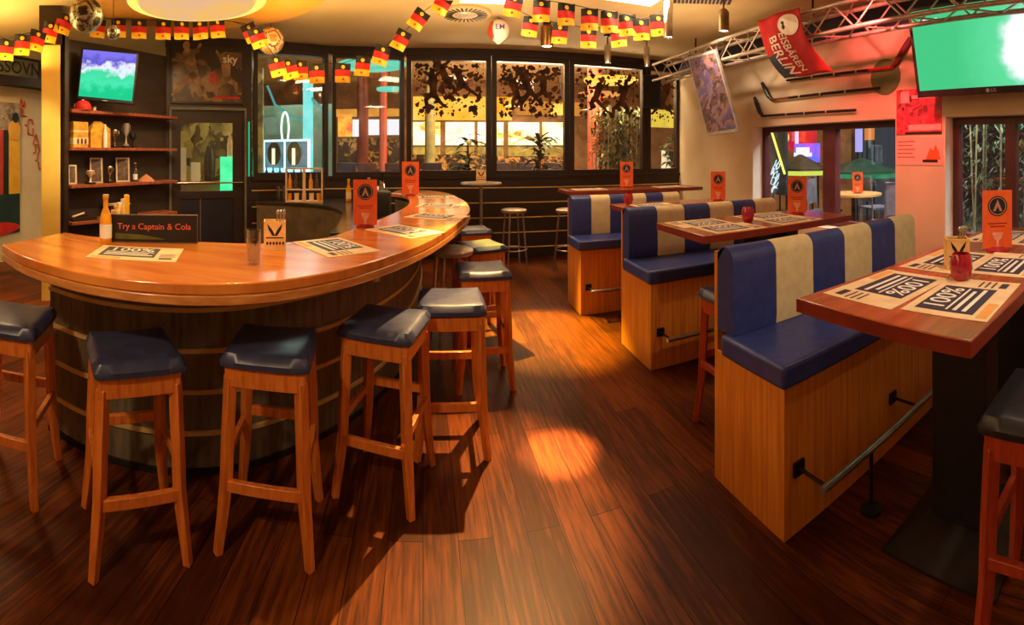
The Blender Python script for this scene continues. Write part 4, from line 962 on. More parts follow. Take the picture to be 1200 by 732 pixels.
# scarf
fl = [(888,24),(906,12),(936,8),(941,32),(958,60),(976,84),(948,88),(921,92),(912,78),(903,58),(896,42)]
q = vpl(fl, 3.17); o = q[0].copy()
sf = thing('fan_scarf', 'red fan flag with white lettering draped from the truss', 'flag', o, 0)
mb = MB()
tl_, tr_, br_, bl_ = q[0]-o, q[2]-o, q[5]-o, q[7]-o
def quad(i, j, bow=.03):
    s = tl_.lerp(tr_, i); e = bl_.lerp(br_, i); p = s.lerp(e, j)
    bend = math.sin(PI*j)*.10
    return p+Vector((.02*math.sin(i*9+j*4), bend*.8, -.05*math.sin(PI*j)*(1-i)))
mb.grid(lambda i,j: quad(i,j), 16, 20)
for f in mb.bm.faces:
    pass
nv = 20
for idx, f in enumerate(list(mb.bm.faces)):
    i, j = idx//nv, idx % nv
    f.material_index = 1 if (i < 4 and j > 10) else 0
mb.build('cloth', [pm('scarf red', srgb(196,22,28), srgb(168,14,22), 10, .8), pm('scarf navy', srgb(60,62,86), srgb(48,50,72), 10, .8)], sf, smooth=True, solid=.004)
def on_cloth(mb, txt, size, i0, j0, bold=.01, off=-.012):
    v, f = text_verts(txt, size, bold)
    W_, H_ = (tr_-tl_).length, (bl_-tl_).length
    V = [quad(i0 + p.y/W_*1.0, j0+p.x/H_)+Vector((off,0,0)) for p in v]
    mb._add(V, f)
mb = MB(); on_cloth(mb, 'BERLIN', .17, .30, .62); on_cloth(mb, 'EISBÄREN', .12, .52, .60); mb.build('lettering', pm('scarf white', srgb(240,224,206), srgb(226,206,190)), sf)
mb = MB(); n = 20; mb._add([quad(.72+.22*math.cos(2*PI*k/n), .20+.15*math.sin(2*PI*k/n))+Vector((-.014,0,0)) for k in range(n)], [tuple(range(n))]); mb.build('emblem_disc', pm('scarf white', (1,1,1)), sf)
mb = MB()
for (ci,cj,rr) in ((.64,.22,.07),(.62,.16,.04),(.8,.24,.03)): mb._add([quad(ci+rr*math.cos(2*PI*k/9), cj+rr*.7*math.sin(2*PI*k/9))+Vector((-.018,0,0)) for k in range(9)], [tuple(range(9))])
mb.build('emblem', M_inkk, sf)
# speaker
p = PYY(764,108,6.78); sp_ = thing('loudspeaker', 'black loudspeaker fixed to the window post in the far corner', 'loudspeaker', p, face_rz(p))
MB().box((-.15,-.12,-.27),(.15,.12,.27)).build('cabinet', M_black, sp_, bevel=.012)
MB().box((-.13,-.128,-.25),(.13,-.1205,.25)).build('grille', pm('speaker cloth', srgb(34,30,30), srgb(26,23,23), 60, .9), sp_)
MB().box((-.03,.12,-.05),(.03,.2,.05)).build('wall_mount', M_iron, sp_)

# ================================================================ BEYOND THE WINDOWS
# mall hall behind the back windows
MX0, MX1, MY1 = -8.0, 9.0, 13.4
struct(MB().box((MX0,7.13,-.1),(MX1,MY1,-.001)).build('exterior_floor_mall', pm('mall floor', srgb(110,80,50), srgb(84,60,38), 1, .4)))
struct(MB().box((MX0,7.15,3.75),(MX1,MY1,3.9)).build('exterior_roof_mall', pm('mall ceiling boards', srgb(222,184,136), srgb(180,140,98), 2, .7, stretch=(1,9,1))))
struct(MB().box((MX0,MY1,-.1),(MX1,MY1+.2,3.9)).build('exterior_wall_mall', pm('mall wall', srgb(150,112,76), srgb(110,78,50), 2, .7)))
struct(MB().box((MX0-.2,5.0,-.1),(MX0,MY1+.2,3.9)).build('exterior_wall_mall_left', pm('mall side wall', srgb(110,118,104), srgb(90,96,84), 2, .7)))
struct(MB().box((MX1,7.1,-.1),(MX1+.2,MY1+.2,3.9)).build('exterior_wall_mall_right', pm('mall wall', (1,1,1))))
struct(MB().box((MX0,7.1,3.2),(MX1,7.14,3.9)).build('exterior_wall_header', M_wall))
def sh_box(name, lb, cat, x0, x1, ya, yb, Y, mt, th=.08, group=None, grounded=False):
    p0, p1 = PYY(x0,ya,Y), PYY(x1,yb,Y)
    if grounded: p1.z = 0
    o = MB().box((p0.x,Y,p1.z),(p1.x,Y+th,p0.z)).build(name, mt); tag(o, lb, cat, group); return o
sh_box('lit_panel', 'glowing yellow shop fascia band behind the middle windows', 'shop fascia', 484, 600, 113, 141, 13.315, glow('yellow fascia', (1.0,.36,.01), 1.35, (1.0,.55,.08), 1.4))
sh_box('lit_panel', 'glowing orange shop fascia band behind the third window', 'shop fascia', 604, 680, 118, 136, 13.315, glow('orange fascia', (.75,.28,.04), 1.0, (.55,.2,.04), 1.4))
GW = 'bright shop windows across the hall'
for i, (a, b, lb) in enumerate(((484,500,'narrow bright shop window at the left of the hall'),(510,516,'slim bright shop window beside the green post'),(522,556,'wide bright shop window below the yellow fascia'),(560,590,'bright shop window behind the first window post'),(596,632,'widest bright shop window seen through the third pane'),(636,662,'bright shop window left of the red pillar'))):
    sh_box('shop_window', lb, 'shop window', a, b, 143, 170, 13.25, speckle('shop bright', [srgb(40,34,16), srgb(150,110,50), srgb(255,240,190), srgb(255,252,230), srgb(235,235,200), srgb(255,245,200), srgb(255,205,100), srgb(40,32,16), srgb(90,80,40)], 3.2, .5, 1.2, (1,1,1.6)), .05, GW)
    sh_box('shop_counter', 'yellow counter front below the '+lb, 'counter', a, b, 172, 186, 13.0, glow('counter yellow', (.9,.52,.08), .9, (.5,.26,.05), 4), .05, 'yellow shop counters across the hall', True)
sh_box('goods_display', 'low shop display crowded with dark and yellow goods below the middle windows', 'display', 482, 572, 181, 215, 12.2, speckle('goods mosaic', [srgb(14,10,6), srgb(26,18,10), srgb(60,40,16), srgb(16,20,8), srgb(200,150,80), srgb(16,11,7), srgb(50,28,44), srgb(20,15,9)], 7, .5, .15), .3, None, True)
sh_box('goods_display', 'low shop display crowded with goods seen through the second middle window', 'display', 580, 664, 183, 215, 12.3, speckle('goods mosaic', [], 1), .3, None, True)
sh_box('goods_display', 'busy shop display low in the second window behind the bar', 'display', 396, 470, 162, 215, 11.9, speckle('goods mosaic', [], 1), .3, None, True)
def post(name, lb, x, r_, Y, mt, top=3.74):
    a = az(x); o = MB().lathe([(0,0),(r_*1.2,0),(r_*1.2,.1),(r_,.12),(r_,top),(0,top)], 22).build(name, mt, None, smooth=True, loc=(Y*math.tan(a),Y,0)); tag(o, lb, 'pillar'); return o
post('hall_pillar', 'dusky red pillar seen through the fourth window', 697, .16, 9.6, pm('dusky red pillar', srgb(196,96,70), srgb(160,66,50), 3, .5))
post('hall_pillar', 'pale green post seen through the first middle window', 504, .13, 11.6, pm('pale green post', srgb(170,164,110), srgb(130,130,90), 3, .5))
post('hall_pillar', 'dark red pillar in the hall behind the green ceiling disc', 425, .14, 11, pm('dark red pillar', srgb(130,50,30), srgb(96,36,24), 3, .5))
post('hall_pillar', 'thin red pillar in the hall left of the first window post', 449, .09, 10.5, pm('red pillar', srgb(176,66,36), srgb(140,46,28), 3, .5))
def lamp_disc(name, lb, x, y, Y, R_, mt, th=.05):
    p = PYY(x,y,Y); o = MB().lathe([(0,0),(R_*.96,0),(R_,.02),(R_,th),(0,th)], 36).build(name, mt, None, smooth=True, loc=p)
    t = tag(o, lb, 'hall lamp'); MB().tube([(0,0,th),(0,0,3.75-p.z)], .01, 6).build('rod', M_iron, o); return o
lamp_disc('hanging_lamp', 'glowing yellow ceiling lamp behind the flags of the fourth window', 716, 96, 8.6, .55, glow('amber lamp', (1.0,.46,.03), 1.6, (1,.6,.12), 2))
lamp_disc('hanging_lamp', 'orange lamp glow lower left of the yellow hall lamp', 702, 112, 10.4, .5, glow('orange lamp', (.95,.26,.05), 1.0, (.9,.4,.1), 2))
lamp_disc('hanging_lamp', 'small square yellow lamp behind the post between third and fourth window', 657, 134, 10, .22, glow('amber lamp', (1,1,1), 1), .22)
lamp_disc('hanging_lamp', 'large turquoise ceiling disc seen through the second window', 436, 78, 8.3, .62, glow('turquoise disc', (.12,.72,.48), .9, (.2,.85,.6), 2))
lamp_disc('hanging_lamp', 'small turquoise disc below the large one', 457, 106, 9.5, .28, glow('turquoise disc', (1,1,1), 1))
GN = 'lit signs seen through the left windows'
sh_box('lit_panel', 'orange and yellow lit sign seen low in the second window', 'lit sign', 396, 412, 134, 160, 10.5, glow('amber sign', (1.0,.42,.04), 1.5, (.8,.12,.04), 5), .06, GN)
sh_box('lit_panel', 'bright white lit panel beside the orange sign in the second window', 'lit sign', 413, 420, 140, 160, 10.6, glow('shop white', (1,1,1), 1), .06, GN)
sh_box('lit_panel', 'amber horizontal light band across the second window', 'lit sign', 394, 472, 128, 136, 11.4, glow('amber band', (.9,.42,.06), .9, (.8,.3,.05), 4), .06, GN)
sh_box('lit_panel', 'bright cream panel behind the two red pillars', 'lit sign', 430, 470, 140, 158, 11.5, glow('shop white', (1,1,1), 1), .06, GN)
sh_box('backdrop_screen', 'grey green partition seen through the leftmost window', 'partition', 288, 392, 125, 215, 9.0, pm('grey green partition', srgb(126,140,116), srgb(100,112,94), 2, .6), .08, None, True)
sh_box('lit_panel', 'yellow lit panel with a pale notice behind the narrow corner window', 'lit panel', 762, 800, 128, 150, 9.6, glow('corner yellow', (.9,.6,.06), 1.0, (.6,.5,.08), 3), .06)  # yellow wall beyond, its brightness put in as a glowing panel
sh_box('notice_board', 'small white notice low behind the narrow corner window', 'notice', 776, 786, 176, 190, 9.2, pm('white notice', srgb(236,240,232), srgb(214,220,210), 5, .6), .04, None, True)
dsp = thing('drinks_display', 'ice blue glowing bottle display in the leftmost window', 'display', PYY(334,206,7.9), -.35)
MB().box((-.52,.0,-.1),(.52,.06,.14)).build('light_base', glow('ice blue', (.25,.75,1.0), 1.6, (.6,.9,1), 4), dsp)
for bx in (((-.53,.0,.14),(-.50,.05,.66)),((.50,.0,.14),(.53,.05,.66)),((-.03,.0,.14),(.0,.05,.62)),((-.53,.0,.62),(.53,.05,.66))): MB().box(*bx).build('light_border', glow('ice border', (.6,.85,1.0), 1.6), dsp)
MB().box((-.50,.02,.14),(.50,.05,.6199)).build('back_panel', glow('pale ice', (.32,.55,.55), .5, (.12,.3,.42), 3), dsp)
for k in range(6):
    MB().lathe([(0,-.1),(.03,-.1),(.03,.06),(.012,.1),(.012,.15),(0,.15)], 10, (-.4+.16*k,-.05,0)).build('bottle', pm('dark blue bottle', srgb(20,60,110), srgb(14,40,80), 8, .2), dsp, smooth=True)
for x in (-.27, .2):
    MB().lathe([(0,0),(.16,0),(.16,.004),(0,.004)], 28, (0,0,0), Mt(x,.012,.4) @ Rx(PI/2) @ Matrix.Diagonal((1,1.35,1,1))).build('mirror_oval', pm('tan mirror', srgb(150,130,100), srgb(120,100,76), 4, .3), dsp)
    MB().box((x-.04,-.005,.2),(x+.03,.004,.5)).build('tube_light', glow('pale tube', (1,.86,.6), 1.3), dsp)
p = PYY(334,150,8.3); ov = thing('neon_oval', 'white oval neon ring above the bottle display', 'neon sign', p, -.3)
MB().tube([(.085*math.cos(2*PI*k/28),0,.3*math.sin(2*PI*k/28)) for k in range(28)], .018, 8, closed=True).build('tube', glow('neon white', (.85,1,.9), 2.2), ov, smooth=True)
MB().tube([(0,.02,-.3),(0,.02,-p.z)], .01, 6).build('stand', M_iron, ov)
cy = thing('neon_column', 'cyan glowing column with curved arms in the leftmost window', 'neon sign', (8.6*math.tan(az(361)),8.6,0), -.3)
MB().lathe([(0,0),(.1,0),(.1,3.0),(0,3.0)], 20).build('tube', glow('cyan column', (.1,.72,.66), 1.1, (.3,.9,.85), 2), cy, smooth=True)
MB().tube([(-1.0,0,3.0),(-.8,0,2.6),(-.4,0,2.35),(0,0,2.2)], .025, 8).tube([(.0,0,2.75),(.25,0,2.5),(.5,0,2.3)], .03, 8).build('arm', glow('dim cyan', (.12,.5,.46), .7), cy, smooth=True)
# plants, tables and guests' seats in the hall
M_leaf = pm('leaf green', srgb(54,76,34), srgb(34,52,24), 12, .5)
M_leaf2 = pm('grey green leaf', srgb(120,140,112), srgb(70,92,66), 12, .5)
def plant(lb, x, y, Y, hgt, n, spread, seed, mt=M_leaf, name='potted_palm', p=None, droop=.6, wide=.045):
    rng = random.Random(seed)
    if p is None: p = Vector((Y*math.tan(az(x)), Y, 0))
    t = thing(name, lb, 'plant', p)
    MB().lathe([(0,0),(.14,0),(.18,.32),(.16,.32),(.15,.28),(0,.28)], 18).build('pot', pm('clay pot', srgb(120,70,44), srgb(96,54,34), 5, .6), t, smooth=True)
    MB().tube([(0,0,.28),(.02,0,hgt*.5),(0,.01,hgt*.7)], [.03,.025,.015], 8).build('stem', M_shelf, t)
    mb = MB()
    for k in range(n):
        a = rng.random()*2*PI; ln = spread*rng.uniform(.6,1.1); z0 = hgt*rng.uniform(.35,.75); up = rng.uniform(.2,.9)*ln
        pts = []
        for q in range(5):
            f = q/4; pts.append(Vector((math.cos(a)*ln*f, math.sin(a)*ln*f, z0+up*f-droop*ln*f*f)))
        w_ = wide*rng.uniform(.7,1.3); sd = Vector((-math.sin(a),math.cos(a),0))
        V = []
        for q, pp in enumerate(pts):
            ww = w_*(.3,.9,1,.7,.05)[q]; V += [pp-sd*ww, pp+sd*ww]
        mb._add(V, [(2*q,2*q+1,2*q+3,2*q+2) for q in range(4)])
    mb.build('leaves', mt, t)
    return t
GPl = 'plants in the hall behind the windows'
for i, (x, Y, hh, n, s, lb) in enumerate(((548,7.95,2.6,90,.5,'potted palm seen through the first middle window'),(632,7.95,2.5,90,.5,'potted palm seen through the second middle window'),(788,8.2,2.6,90,.42,'leafy plant in the narrow corner window'))):
    plant(lb, x, 0, Y, hh, n, s, 40+i)['group'] = GPl
GT = 'cafe tables in the hall behind the windows'
def cafe(lb, x, Y, top=.98, R_=.42, mt=None, p=None):
    p = p or Vector((Y*math.tan(az(x)),Y,0)); t = thing('cafe_table', lb, 'table', p, 0, GT)
    MB().lathe([(0,top-.03),(R_,top-.03),(R_,top),(0,top)], 28).build('table_top', mt or M_lip, t)
    MB().tube([(0,0,.02),(0,0,top-.03)], .03, 10).lathe([(0,0),(.2,0),(.2,.02),(0,.04)], 18).build('stand', M_iron, t)
for i, (x, Y, lb) in enumerate(((492,9.9,'cafe table at the left of the first middle window'),(520,10.6,'cafe table in the first middle window beside the palm'),(600,10.2,'cafe table at the left of the second middle window'),(650,10.6,'cafe table at the right of the second middle window'),(440,9.9,'cafe table in the hall behind the second window'),(404,10.5,'cafe table in the hall left of the red pillars'))):
    cafe(lb, x, Y, 1.15, .4)
rngc = random.Random(4)
for i, (x, Y, lb) in enumerate(((503,8.9,'dark chair back left in the first middle window'),(535,9.0,'dark chair back right in the first middle window'),(587,8.9,'dark chair back beside the second window post'),(614,9.1,'dark chair back in the second middle window'),(645,8.9,'dark chair back right in the second middle window'),(403,8.9,'dark chair back left in the second window'),(434,8.7,'dark chair back middle in the second window'),(466,8.6,'dark chair back right in the second window'))):
    t = thing('hall_chair', lb, 'chair', (Y*math.tan(az(x)),Y,0), rngc.uniform(-.6,.6), 'dark chairs in the hall')
    for sx in (-1,1):
        for sy in (-1,1): MB().tube([(sx*.18,sy*.18,0),(sx*.16,sy*.16,.8)], .018, 6).build('leg', M_iron, t)
    MB().box((-.2,-.2,.8),(.2,.2,.85)).build('seat', M_dark, t, bevel=.01)
    MB().box((-.2,.17,.85),(.2,.2,1.42)).build('backrest', pm('chair back', srgb(70,46,60), srgb(40,34,46), 3, .5), t, bevel=.01)
# back room behind the glazed door
gs = thing('bottle_cooler', 'green lit glass cooler glowing behind the door pane', 'cooler', (-3.22,6.75,0), face_rz((-3.22,6.75)))
MB().box((-.16,-.1,.3),(.16,.1,1.55)).build('lit_body', glow('green cooler', (.02,.75,.25), 1.2, (.1,.95,.4), 3), gs)
MB().box((-.2,-.12,0),(.2,.12,.3)).build('base', M_black, gs)
MB().lathe([(0,1.55),(.05,1.55),(.05,1.75),(.02,1.85),(.02,1.95),(0,1.95)], 14).build('bottle', M_paper, gs, smooth=True)
ct = thing('back_counter', 'pale counter with a steel machine seen through the door pane', 'counter', (-3.95,6.78,0), face_rz((-3.95,6.78)))
MB().box((-.5,-.2,0),(.5,.2,1.1)).build('cabinet', pm('tan cabinet', srgb(150,120,80), srgb(120,94,60), 4, .5), ct)
MB().box((-.5,-.22,1.1),(.5,.22,1.14)).build('top', M_shelf, ct)
MB().box((-.3,-.12,1.1405),(-.1,.1,1.7)).box((-.02,-.1,1.1405),(.14,.1,1.45)).build('machine', M_white, ct)
MB().lathe([(0,1.1405),(.09,1.1405),(.1,1.5),(.05,1.72),(0,1.78)], 18, (.3,0,0)).build('dark_urn', M_black, ct, smooth=True)
struct(MB().box((-5.45,7.5,0),(-2.95,7.56,3.1)).build('exterior_wall_backroom', speckle('backroom shelves', [srgb(60,52,26), srgb(150,132,70), srgb(190,176,110), srgb(40,34,20), srgb(120,110,60), srgb(210,200,150)], 3.5, .5)))
gstr = MB().box((-.008,-.02,1.28),(.012,-.0005,2.05), Mt(0,0,0)).build('green_light_strip', glow('green strip', (.03,.55,.25), .8), None)
mD, LD = seg_m(D0, D1); gstr.matrix_world = mD @ Mt(LD-.045,-.001,0); tag(gstr, 'thin green light strip on the post right of the door', 'light strip')

# beer garden behind the right windows
struct(MB().box((4.41,-2.5,-.1),(13,7.05,-.001)).build('exterior_ground_garden', pm('garden paving', srgb(96,80,70), srgb(70,58,50), 2, .7)))
struct(MB().box((13,-2.5,-.1),(13.2,7.05,4)).build('exterior_wall_garden', pm('garden back wall', srgb(70,44,44), srgb(50,32,34), 1, .7)))
def XP(x, y, X): return PXX(x, y, X)
GNE = 'neon signs in the beer garden'
def rboard(name, lb, cat, x0, x1, ya, yb, X, mt, group=GNE):
    a, b = XP(x0,ya,X), XP(x1,ya,X); z1, z0 = XP((x0+x1)/2,ya,X).z, XP((x0+x1)/2,yb,X).z
    t = thing(name, lb, cat, (X,(a.y+b.y)/2,0), -PI/2, group); w = (a.y-b.y)/2
    MB().box((-w,-.03,z0),(w,.03,z1)).build('panel', mt, t)
    MB().tube([(-w*.8,.04,0),(-w*.8,.04,z1)], .02, 8).tube([(w*.8,.04,0),(w*.8,.04,z1)], .02, 8).build('post', M_iron, t)
    return t, w, z0, z1
t, w, z0, z1 = rboard('neon_sign', 'red glowing board with a yellow face behind the right window', 'neon sign', 908, 956, 148, 176, 7.2, glow('neon red', (.95,.04,.03), 1.1, (.5,.02,.04), 2))
MB().lathe([(0,0),(.13,0),(.13,.01),(0,.01)], 20, (0,0,0), Mt(-w*.4,-.035,(z0+z1)/2+.02) @ Rx(PI/2)).build('face_disc', glow('face yellow', (1,.62,.2), 1.5), t)
MB().box((w*.1,-.045,z0),(w*.25,-.031,z1)).build('tube', glow('pink tube', (1,.5,.8), 1.6), t)
t, w, z0, z1 = rboard('neon_sign', 'blue and violet glowing bar sign below the red board', 'neon sign', 932, 960, 168, 190, 7.0, glow('neon blue', (.12,.16,.95), 1.3, (.5,.1,.8), 5))
MB().box((-w*.8,-.045,z1-.2),(w*.3,-.031,z1-.08)).box((-w,-.045,z0+.12),(w*.5,-.031,z0+.2)).build('tube', glow('violet white', (.75,.6,1), 1.8), t)
t, w, z0, z1 = rboard('neon_sign', 'violet strip light in the second pane of the right window', 'neon sign', 1003, 1010, 150, 178, 8.8, glow('pale violet', (.45,.42,.9), 1.1))
t, w, z0, z1 = rboard('neon_sign', 'orange lit board high in the second pane of the right window', 'neon sign', 1014, 1024, 148, 164, 8.9, glow('orange board', (.85,.25,.05), .9))
t, w, z0, z1 = rboard('chalk_board', 'dark board with white scrawled neon lettering at the left of the right window', 'sign', 902, 922, 153, 228, 5.6, pm('night blue board', srgb(36,52,66), srgb(28,40,54), 3, .5), None)
rg_ = random.Random(8)
for k in range(9):
    cx_, cz_ = rg_.uniform(-.6,.6)*w, z0+(z1-z0)*(.1+.05*k); ex = .09
    pts = [(cx_+ex*math.cos(a_*1.3+k)*rg_.uniform(.4,1.2), -.05, cz_+ex*math.sin(a_*1.7+k)*rg_.uniform(.5,1.3)) for a_ in range(5)]
    MB().tube(pts, .009, 5).build('scrawl', glow('cold white', (.75,.95,1), 1.1), t)
MB().tube([(-w*.5,-.06,z1),(w*1.05,-.06,z0+(z1-z0)*.33)], .02, 8).build('edge_tube', glow('yellow tube', (1,.85,.15), 1.6), t)
def parasol(lb, x, y, X, R_, mt, mt2):
    p = XP(x,y,X); t = thing('parasol', lb, 'parasol', (p.x,p.y,0), 0, 'parasols in the beer garden')
    zt = p.z
    MB().lathe([(R_,zt-.04),(R_,zt),(R_*.5,zt+.14),(.03,zt+.26),(0,zt+.26),(0,zt+.22),(R_*.5,zt+.1)], 8).build('canopy', mt, t)
    MB().lathe([(R_*.99,zt-.12),(R_*1.004,zt-.12),(R_*1.004,zt-.04),(R_*.99,zt-.04)], 8).build('valance', mt2, t)
    MB().tube([(0,0,0),(0,0,zt+.2)], .025, 10).build('pole', M_steel, t, smooth=True)
    MB().lathe([(0,0),(.25,0),(.25,.06),(.06,.1),(0,.1)], 18).build('base', M_iron, t)
parasol('yellow edged dark parasol low behind the first pane', 938, 197, 6.2, .5, pm('dark canopy', srgb(70,60,40), srgb(54,46,32)), glow('yellow green edge', (.75,.85,.12), 1.0))
parasol('green edged dark parasol behind the second pane', 1010, 200, 7.4, .8, pm('dark green canopy', srgb(40,72,56), srgb(30,54,44)), glow('green edge', (.05,.5,.22), .8, (.03,.25,.12), 3))
cafe('round garden table behind the second pane', 0, 0, 1.02, .42, pm('oak top', srgb(214,170,104), srgb(190,144,84), 4, .4), XP(1000,231,5.35)*1.0*Vector((1,1,0)) if False else Vector((5.35,XP(1000,231,5.35).y,0)))
leaflet(Vector((5.35,XP(1000,231,5.35).y-.08,1.0205)), 'orange menu leaflet on the garden table outside', -.2, 1.0)
for i, (X, Y, rz, lb) in enumerate(((5.2,4.6,.4,'grey garden chair left of the outdoor round table'),(5.75,3.25,2.2,'grey garden chair right of the outdoor round table'),(6.1,4.3,1.2,'grey garden chair behind the outdoor round table'),(4.9,3.2,2.6,'grey garden chair close to the right window pillar'))):
    t = thing('garden_chair', lb, 'chair', (X,Y,0), rz, 'chairs in the beer garden')
    for sx in (-1,1):
        for sy in (-1,1): MB().tube([(sx*.2,sy*.2,0),(sx*.18,sy*.18,.72)], .014, 6).build('leg', M_steel, t)
    MB().box((-.21,-.21,.72),(.21,.21,.75)).build('seat', pm('grey webbing', srgb(120,116,130), srgb(90,88,100), 9, .6), t)
    MB().tube([(-.2,.2,.75),(-.2,.24,1.25),(.2,.24,1.25),(.2,.2,.75)], .014, 8).box((-.19,.21,.85),(.19,.225,1.22)).build('backrest', pm('grey webbing', (1,1,1)), t)
# bamboo hedge behind the second window
def hedge(lb, x0, x1, y0, y1, hgt, n, seed, mats=None, big=1.0):
    rng = random.Random(seed); t = thing('bamboo_hedge', lb, 'hedge', ((x0+x1)/2,(y0+y1)/2,0), 0)
    cx, cy = (x0+x1)/2, (y0+y1)/2
    mb = MB()
    for k in range(26):
        x, y = rng.uniform(x0,x1)-cx, rng.uniform(y0,y1)-cy; mb.tube([(x,y,.0),(x+rng.uniform(-.1,.1),y+rng.uniform(-.1,.1),hgt)], .012, 6)
    mb.build('canes', pm('pale cane', srgb(170,164,136), srgb(130,124,100)), t)
    mb = MB()
    for k in range(n):
        c = Vector((rng.uniform(x0,x1)-cx, rng.uniform(y0,y1)-cy, .5+(hgt-.5)*rng.random()**.75)); a = rng.random()*2*PI; ln = rng.uniform(.1,.2)*big; w_ = rng.uniform(.012,.02)*big
        d = Vector((math.cos(a),math.sin(a),rng.uniform(-1.2,.3))).normalized(); s_ = d.cross(Vector((0,0,1))).normalized()*w_
        mb.mi = k % 2
        mb._add([c, c+d*ln*.4-s_, c+d*ln, c+d*ln*.4+s_], [(0,1,2,3)])
    mb.build('leaves', mats or [M_leaf2, pm('deep hedge leaf', srgb(74,96,62), srgb(46,64,40), 9, .5)], t)
hedge('tall bamboo hedge filling the rightmost window', 5.3, 6.3, .2, 2.75, 2.7, 4200, 21)
hedge('indoor bamboo screen filling the right half of the fourth back window', 2.78, 3.75, 7.5, 8.0, 2.45, 2600, 22, [pm('bright bamboo leaf', srgb(140,140,60), srgb(84,96,36), 9, .5), pm('dark bamboo leaf', srgb(60,74,30), srgb(34,44,18), 9, .5)])

# ================================================================ LIGHT
def area(name, p, e, c, sx, sy=None, rot=(0,0,0), shape=None):
    l = bpy.data.lights.new(name, 'AREA'); l.energy = e; l.color = c; l.size = sx
    if sy: l.shape = 'RECTANGLE'; l.size_y = sy
    if shape: l.shape = shape
    o = bpy.data.objects.new(name, l); C.objects.link(o); o.location = p; o.rotation_euler = rot; return o
def spot(name, p, target, e, c, deg, blend=.3, r=.03):
    l = bpy.data.lights.new(name, 'SPOT'); l.energy = e; l.color = c; l.spot_size = math.radians(deg); l.spot_blend = blend; l.shadow_soft_size = r
    o = bpy.data.objects.new(name, l); C.objects.link(o); o.location = p
    o.rotation_euler = (Vector(target)-Vector(p)).to_track_quat('-Z','Y').to_euler(); return o
WARM = (1.0,.66,.34)
area('light_canopy', CANP+Vector((.04,-.15,-.02)), 45, (1.0,.66,.3), 1.0, shape='DISK')
area('light_panel', (.58,4.5,CZ-.03), 11, WARM, .55)
area('light_panel', (1.95,4.1,CZ-.03), 18, WARM, .5)
area('light_panel', (-1.4,-1.0,CZ-.03), 16, WARM, .6)  # this and the next: unseen ceiling lamps added behind the camera
area('light_panel', (2.6,-.8,CZ-.03), 22, (1.0,.74,.5), .6)
area('light_passage', (-4.7,2.6,CZ-.03), 70, (1.0,.70,.34), .6)  # unseen ceiling lamp added to brighten the passage floor
area('light_ceiling_fill', (-4.0,2.6,2.5), 45, (1.0,.66,.2), 1.2, rot=(PI,0,0))  # this and the next three: uplights added in mid-air to brighten the ceiling
area('light_ceiling_fill', (.4,4.6,2.4), 34, (1.0,.70,.36), 1.6, rot=(PI,0,0))
area('light_ceiling_fill', (2.4,4.2,2.5), 16, (1.0,.70,.38), 1.2, rot=(PI,0,0))
area('light_ceiling_fill', (-1.4,4.1,2.4), 30, (1.0,.64,.2), 1.4, rot=(PI,0,0))
spot('spot_stools', (.70,3.75,3.05), (.12,2.12,0), 1600, (1.0,.6,.2), 28, .6, .02)
spot('spot_floor', (.75,2.55,3.1), (.66,2.38,0), 6000, (1.0,.62,.26), 9, .9, .03)
spot('spot_yellow', (.15,5.2,3.05), (.98,3.95,0), 4200, (1.0,.72,.04), 25, .7, .03)
spot('spot_pink', (3.0,2.4,2.9), (4.1,2.75,2.2), 120, (1.0,.13,.12), 105, .8, .04)
spot('spot_pink', (3.1,1.7,2.6), (4.1,2.25,1.7), 40, (1.0,.16,.12), 80, .8, .04)
spot('spot_bar', (-.7,1.9,3.1), (-1.1,1.75,1.1), 110, (1.0,.66,.2), 55, .7, .05)
spot('spot_bar', (.1,4.3,3.1), (.05,4.3,1.1), 60, (1.0,.66,.26), 40, .7, .05)
spot('spot_front', (-1.2,-.9,3.1), (-.9,2.0,.4), 180, (1.0,.72,.4), 55, .9, .1)  # unseen fill added to lift the dark bar front
spot('spot_bench', (1.3,-.2,3.1), (1.9,1.4,.6), 80, (1.0,.74,.48), 60, .8, .06)
spot('spot_table', (2.2,.6,3.1), (1.9,.8,1.1), 40, (1.0,.74,.5), 60, .8, .06)
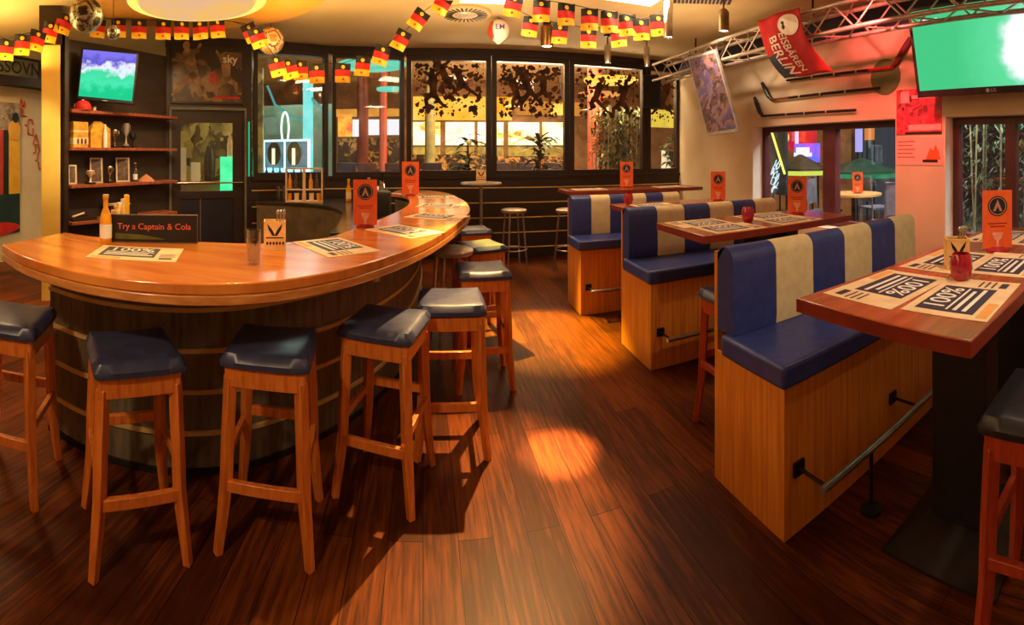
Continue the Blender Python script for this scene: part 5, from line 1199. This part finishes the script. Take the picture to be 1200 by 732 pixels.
spot('spot_column', (-2.6,2.0,3.1), (-3.9,3.35,1.6), 160, (1.0,.76,.32), 26, .8, .05)  # unseen lamp added to brighten the yellow column
spot('spot_wall', (2.9,4.6,3.1), (4.1,4.6,2.0), 50, (1.0,.78,.54), 90, .9, .06)
area('light_hall', (1.8,10.6,3.7), 200, (1.0,.68,.34), 3.5, 2)
area('light_hall', (2.2,8.4,2.4), 480, (1.0,.74,.42), 3.0, 1, rot=(PI,0,0))  # unseen uplight added in mid-air for a brighter hall ceiling
area('light_hall', (3.0,7.6,3.7), 260, (1.0,.8,.45), 2.5, .6)
area('light_hall', (-2.6,8.6,3.7), 110, (.75,1.0,.85), 1.5, 1)
area('light_backroom', (-3.7,6.5,3.1), 16, (1.0,.9,.5), .8)
area('light_garden', (5.6,1.4,3.9), 420, (.95,1.0,.95), 2.0, 3)
area('light_garden', (6.2,4.4,3.9), 90, (1.0,.8,.7), 2.0, 2)
spot('spot_shelf', (-1.9,3.0,3.1), (-3.6,4.45,1.4), 130, (1.0,.78,.5), 48, .7, .05)  # unseen lamp added to brighten the back bar shelves
w = bpy.data.worlds.new('world'); SC.world = w; w.use_nodes = True
w.node_tree.nodes['Background'].inputs[0].default_value = (.18,.2,.24,1); w.node_tree.nodes['Background'].inputs[1].default_value = .25

# ================================================================ CAMERA AND VIEW
cam = bpy.data.cameras.new('camera'); co = bpy.data.objects.new('camera', cam); C.objects.link(co)
co.location = (0,0,EYE); co.rotation_euler = (PI/2,0,-az(600))
cam.type = 'PANO'; cam.panorama_type = 'CENTRAL_CYLINDRICAL'
cam.central_cylindrical_range_u_min = -600/F; cam.central_cylindrical_range_u_max = 600/F
cam.central_cylindrical_range_v_min = -(732-H)/F; cam.central_cylindrical_range_v_max = H/F
cam.central_cylindrical_radius = 1.0
cam.clip_start = .02; cam.clip_end = 60
SC.camera = co
vs = SC.view_settings; vs.view_transform = 'Standard'; vs.look = 'None'; vs.gamma = 1; vs.use_curve_mapping = False; vs.exposure = 0.0
SC.cycles.max_bounces = 8; SC.cycles.transparent_max_bounces = 16; SC.cycles.sample_clamp_indirect = 6
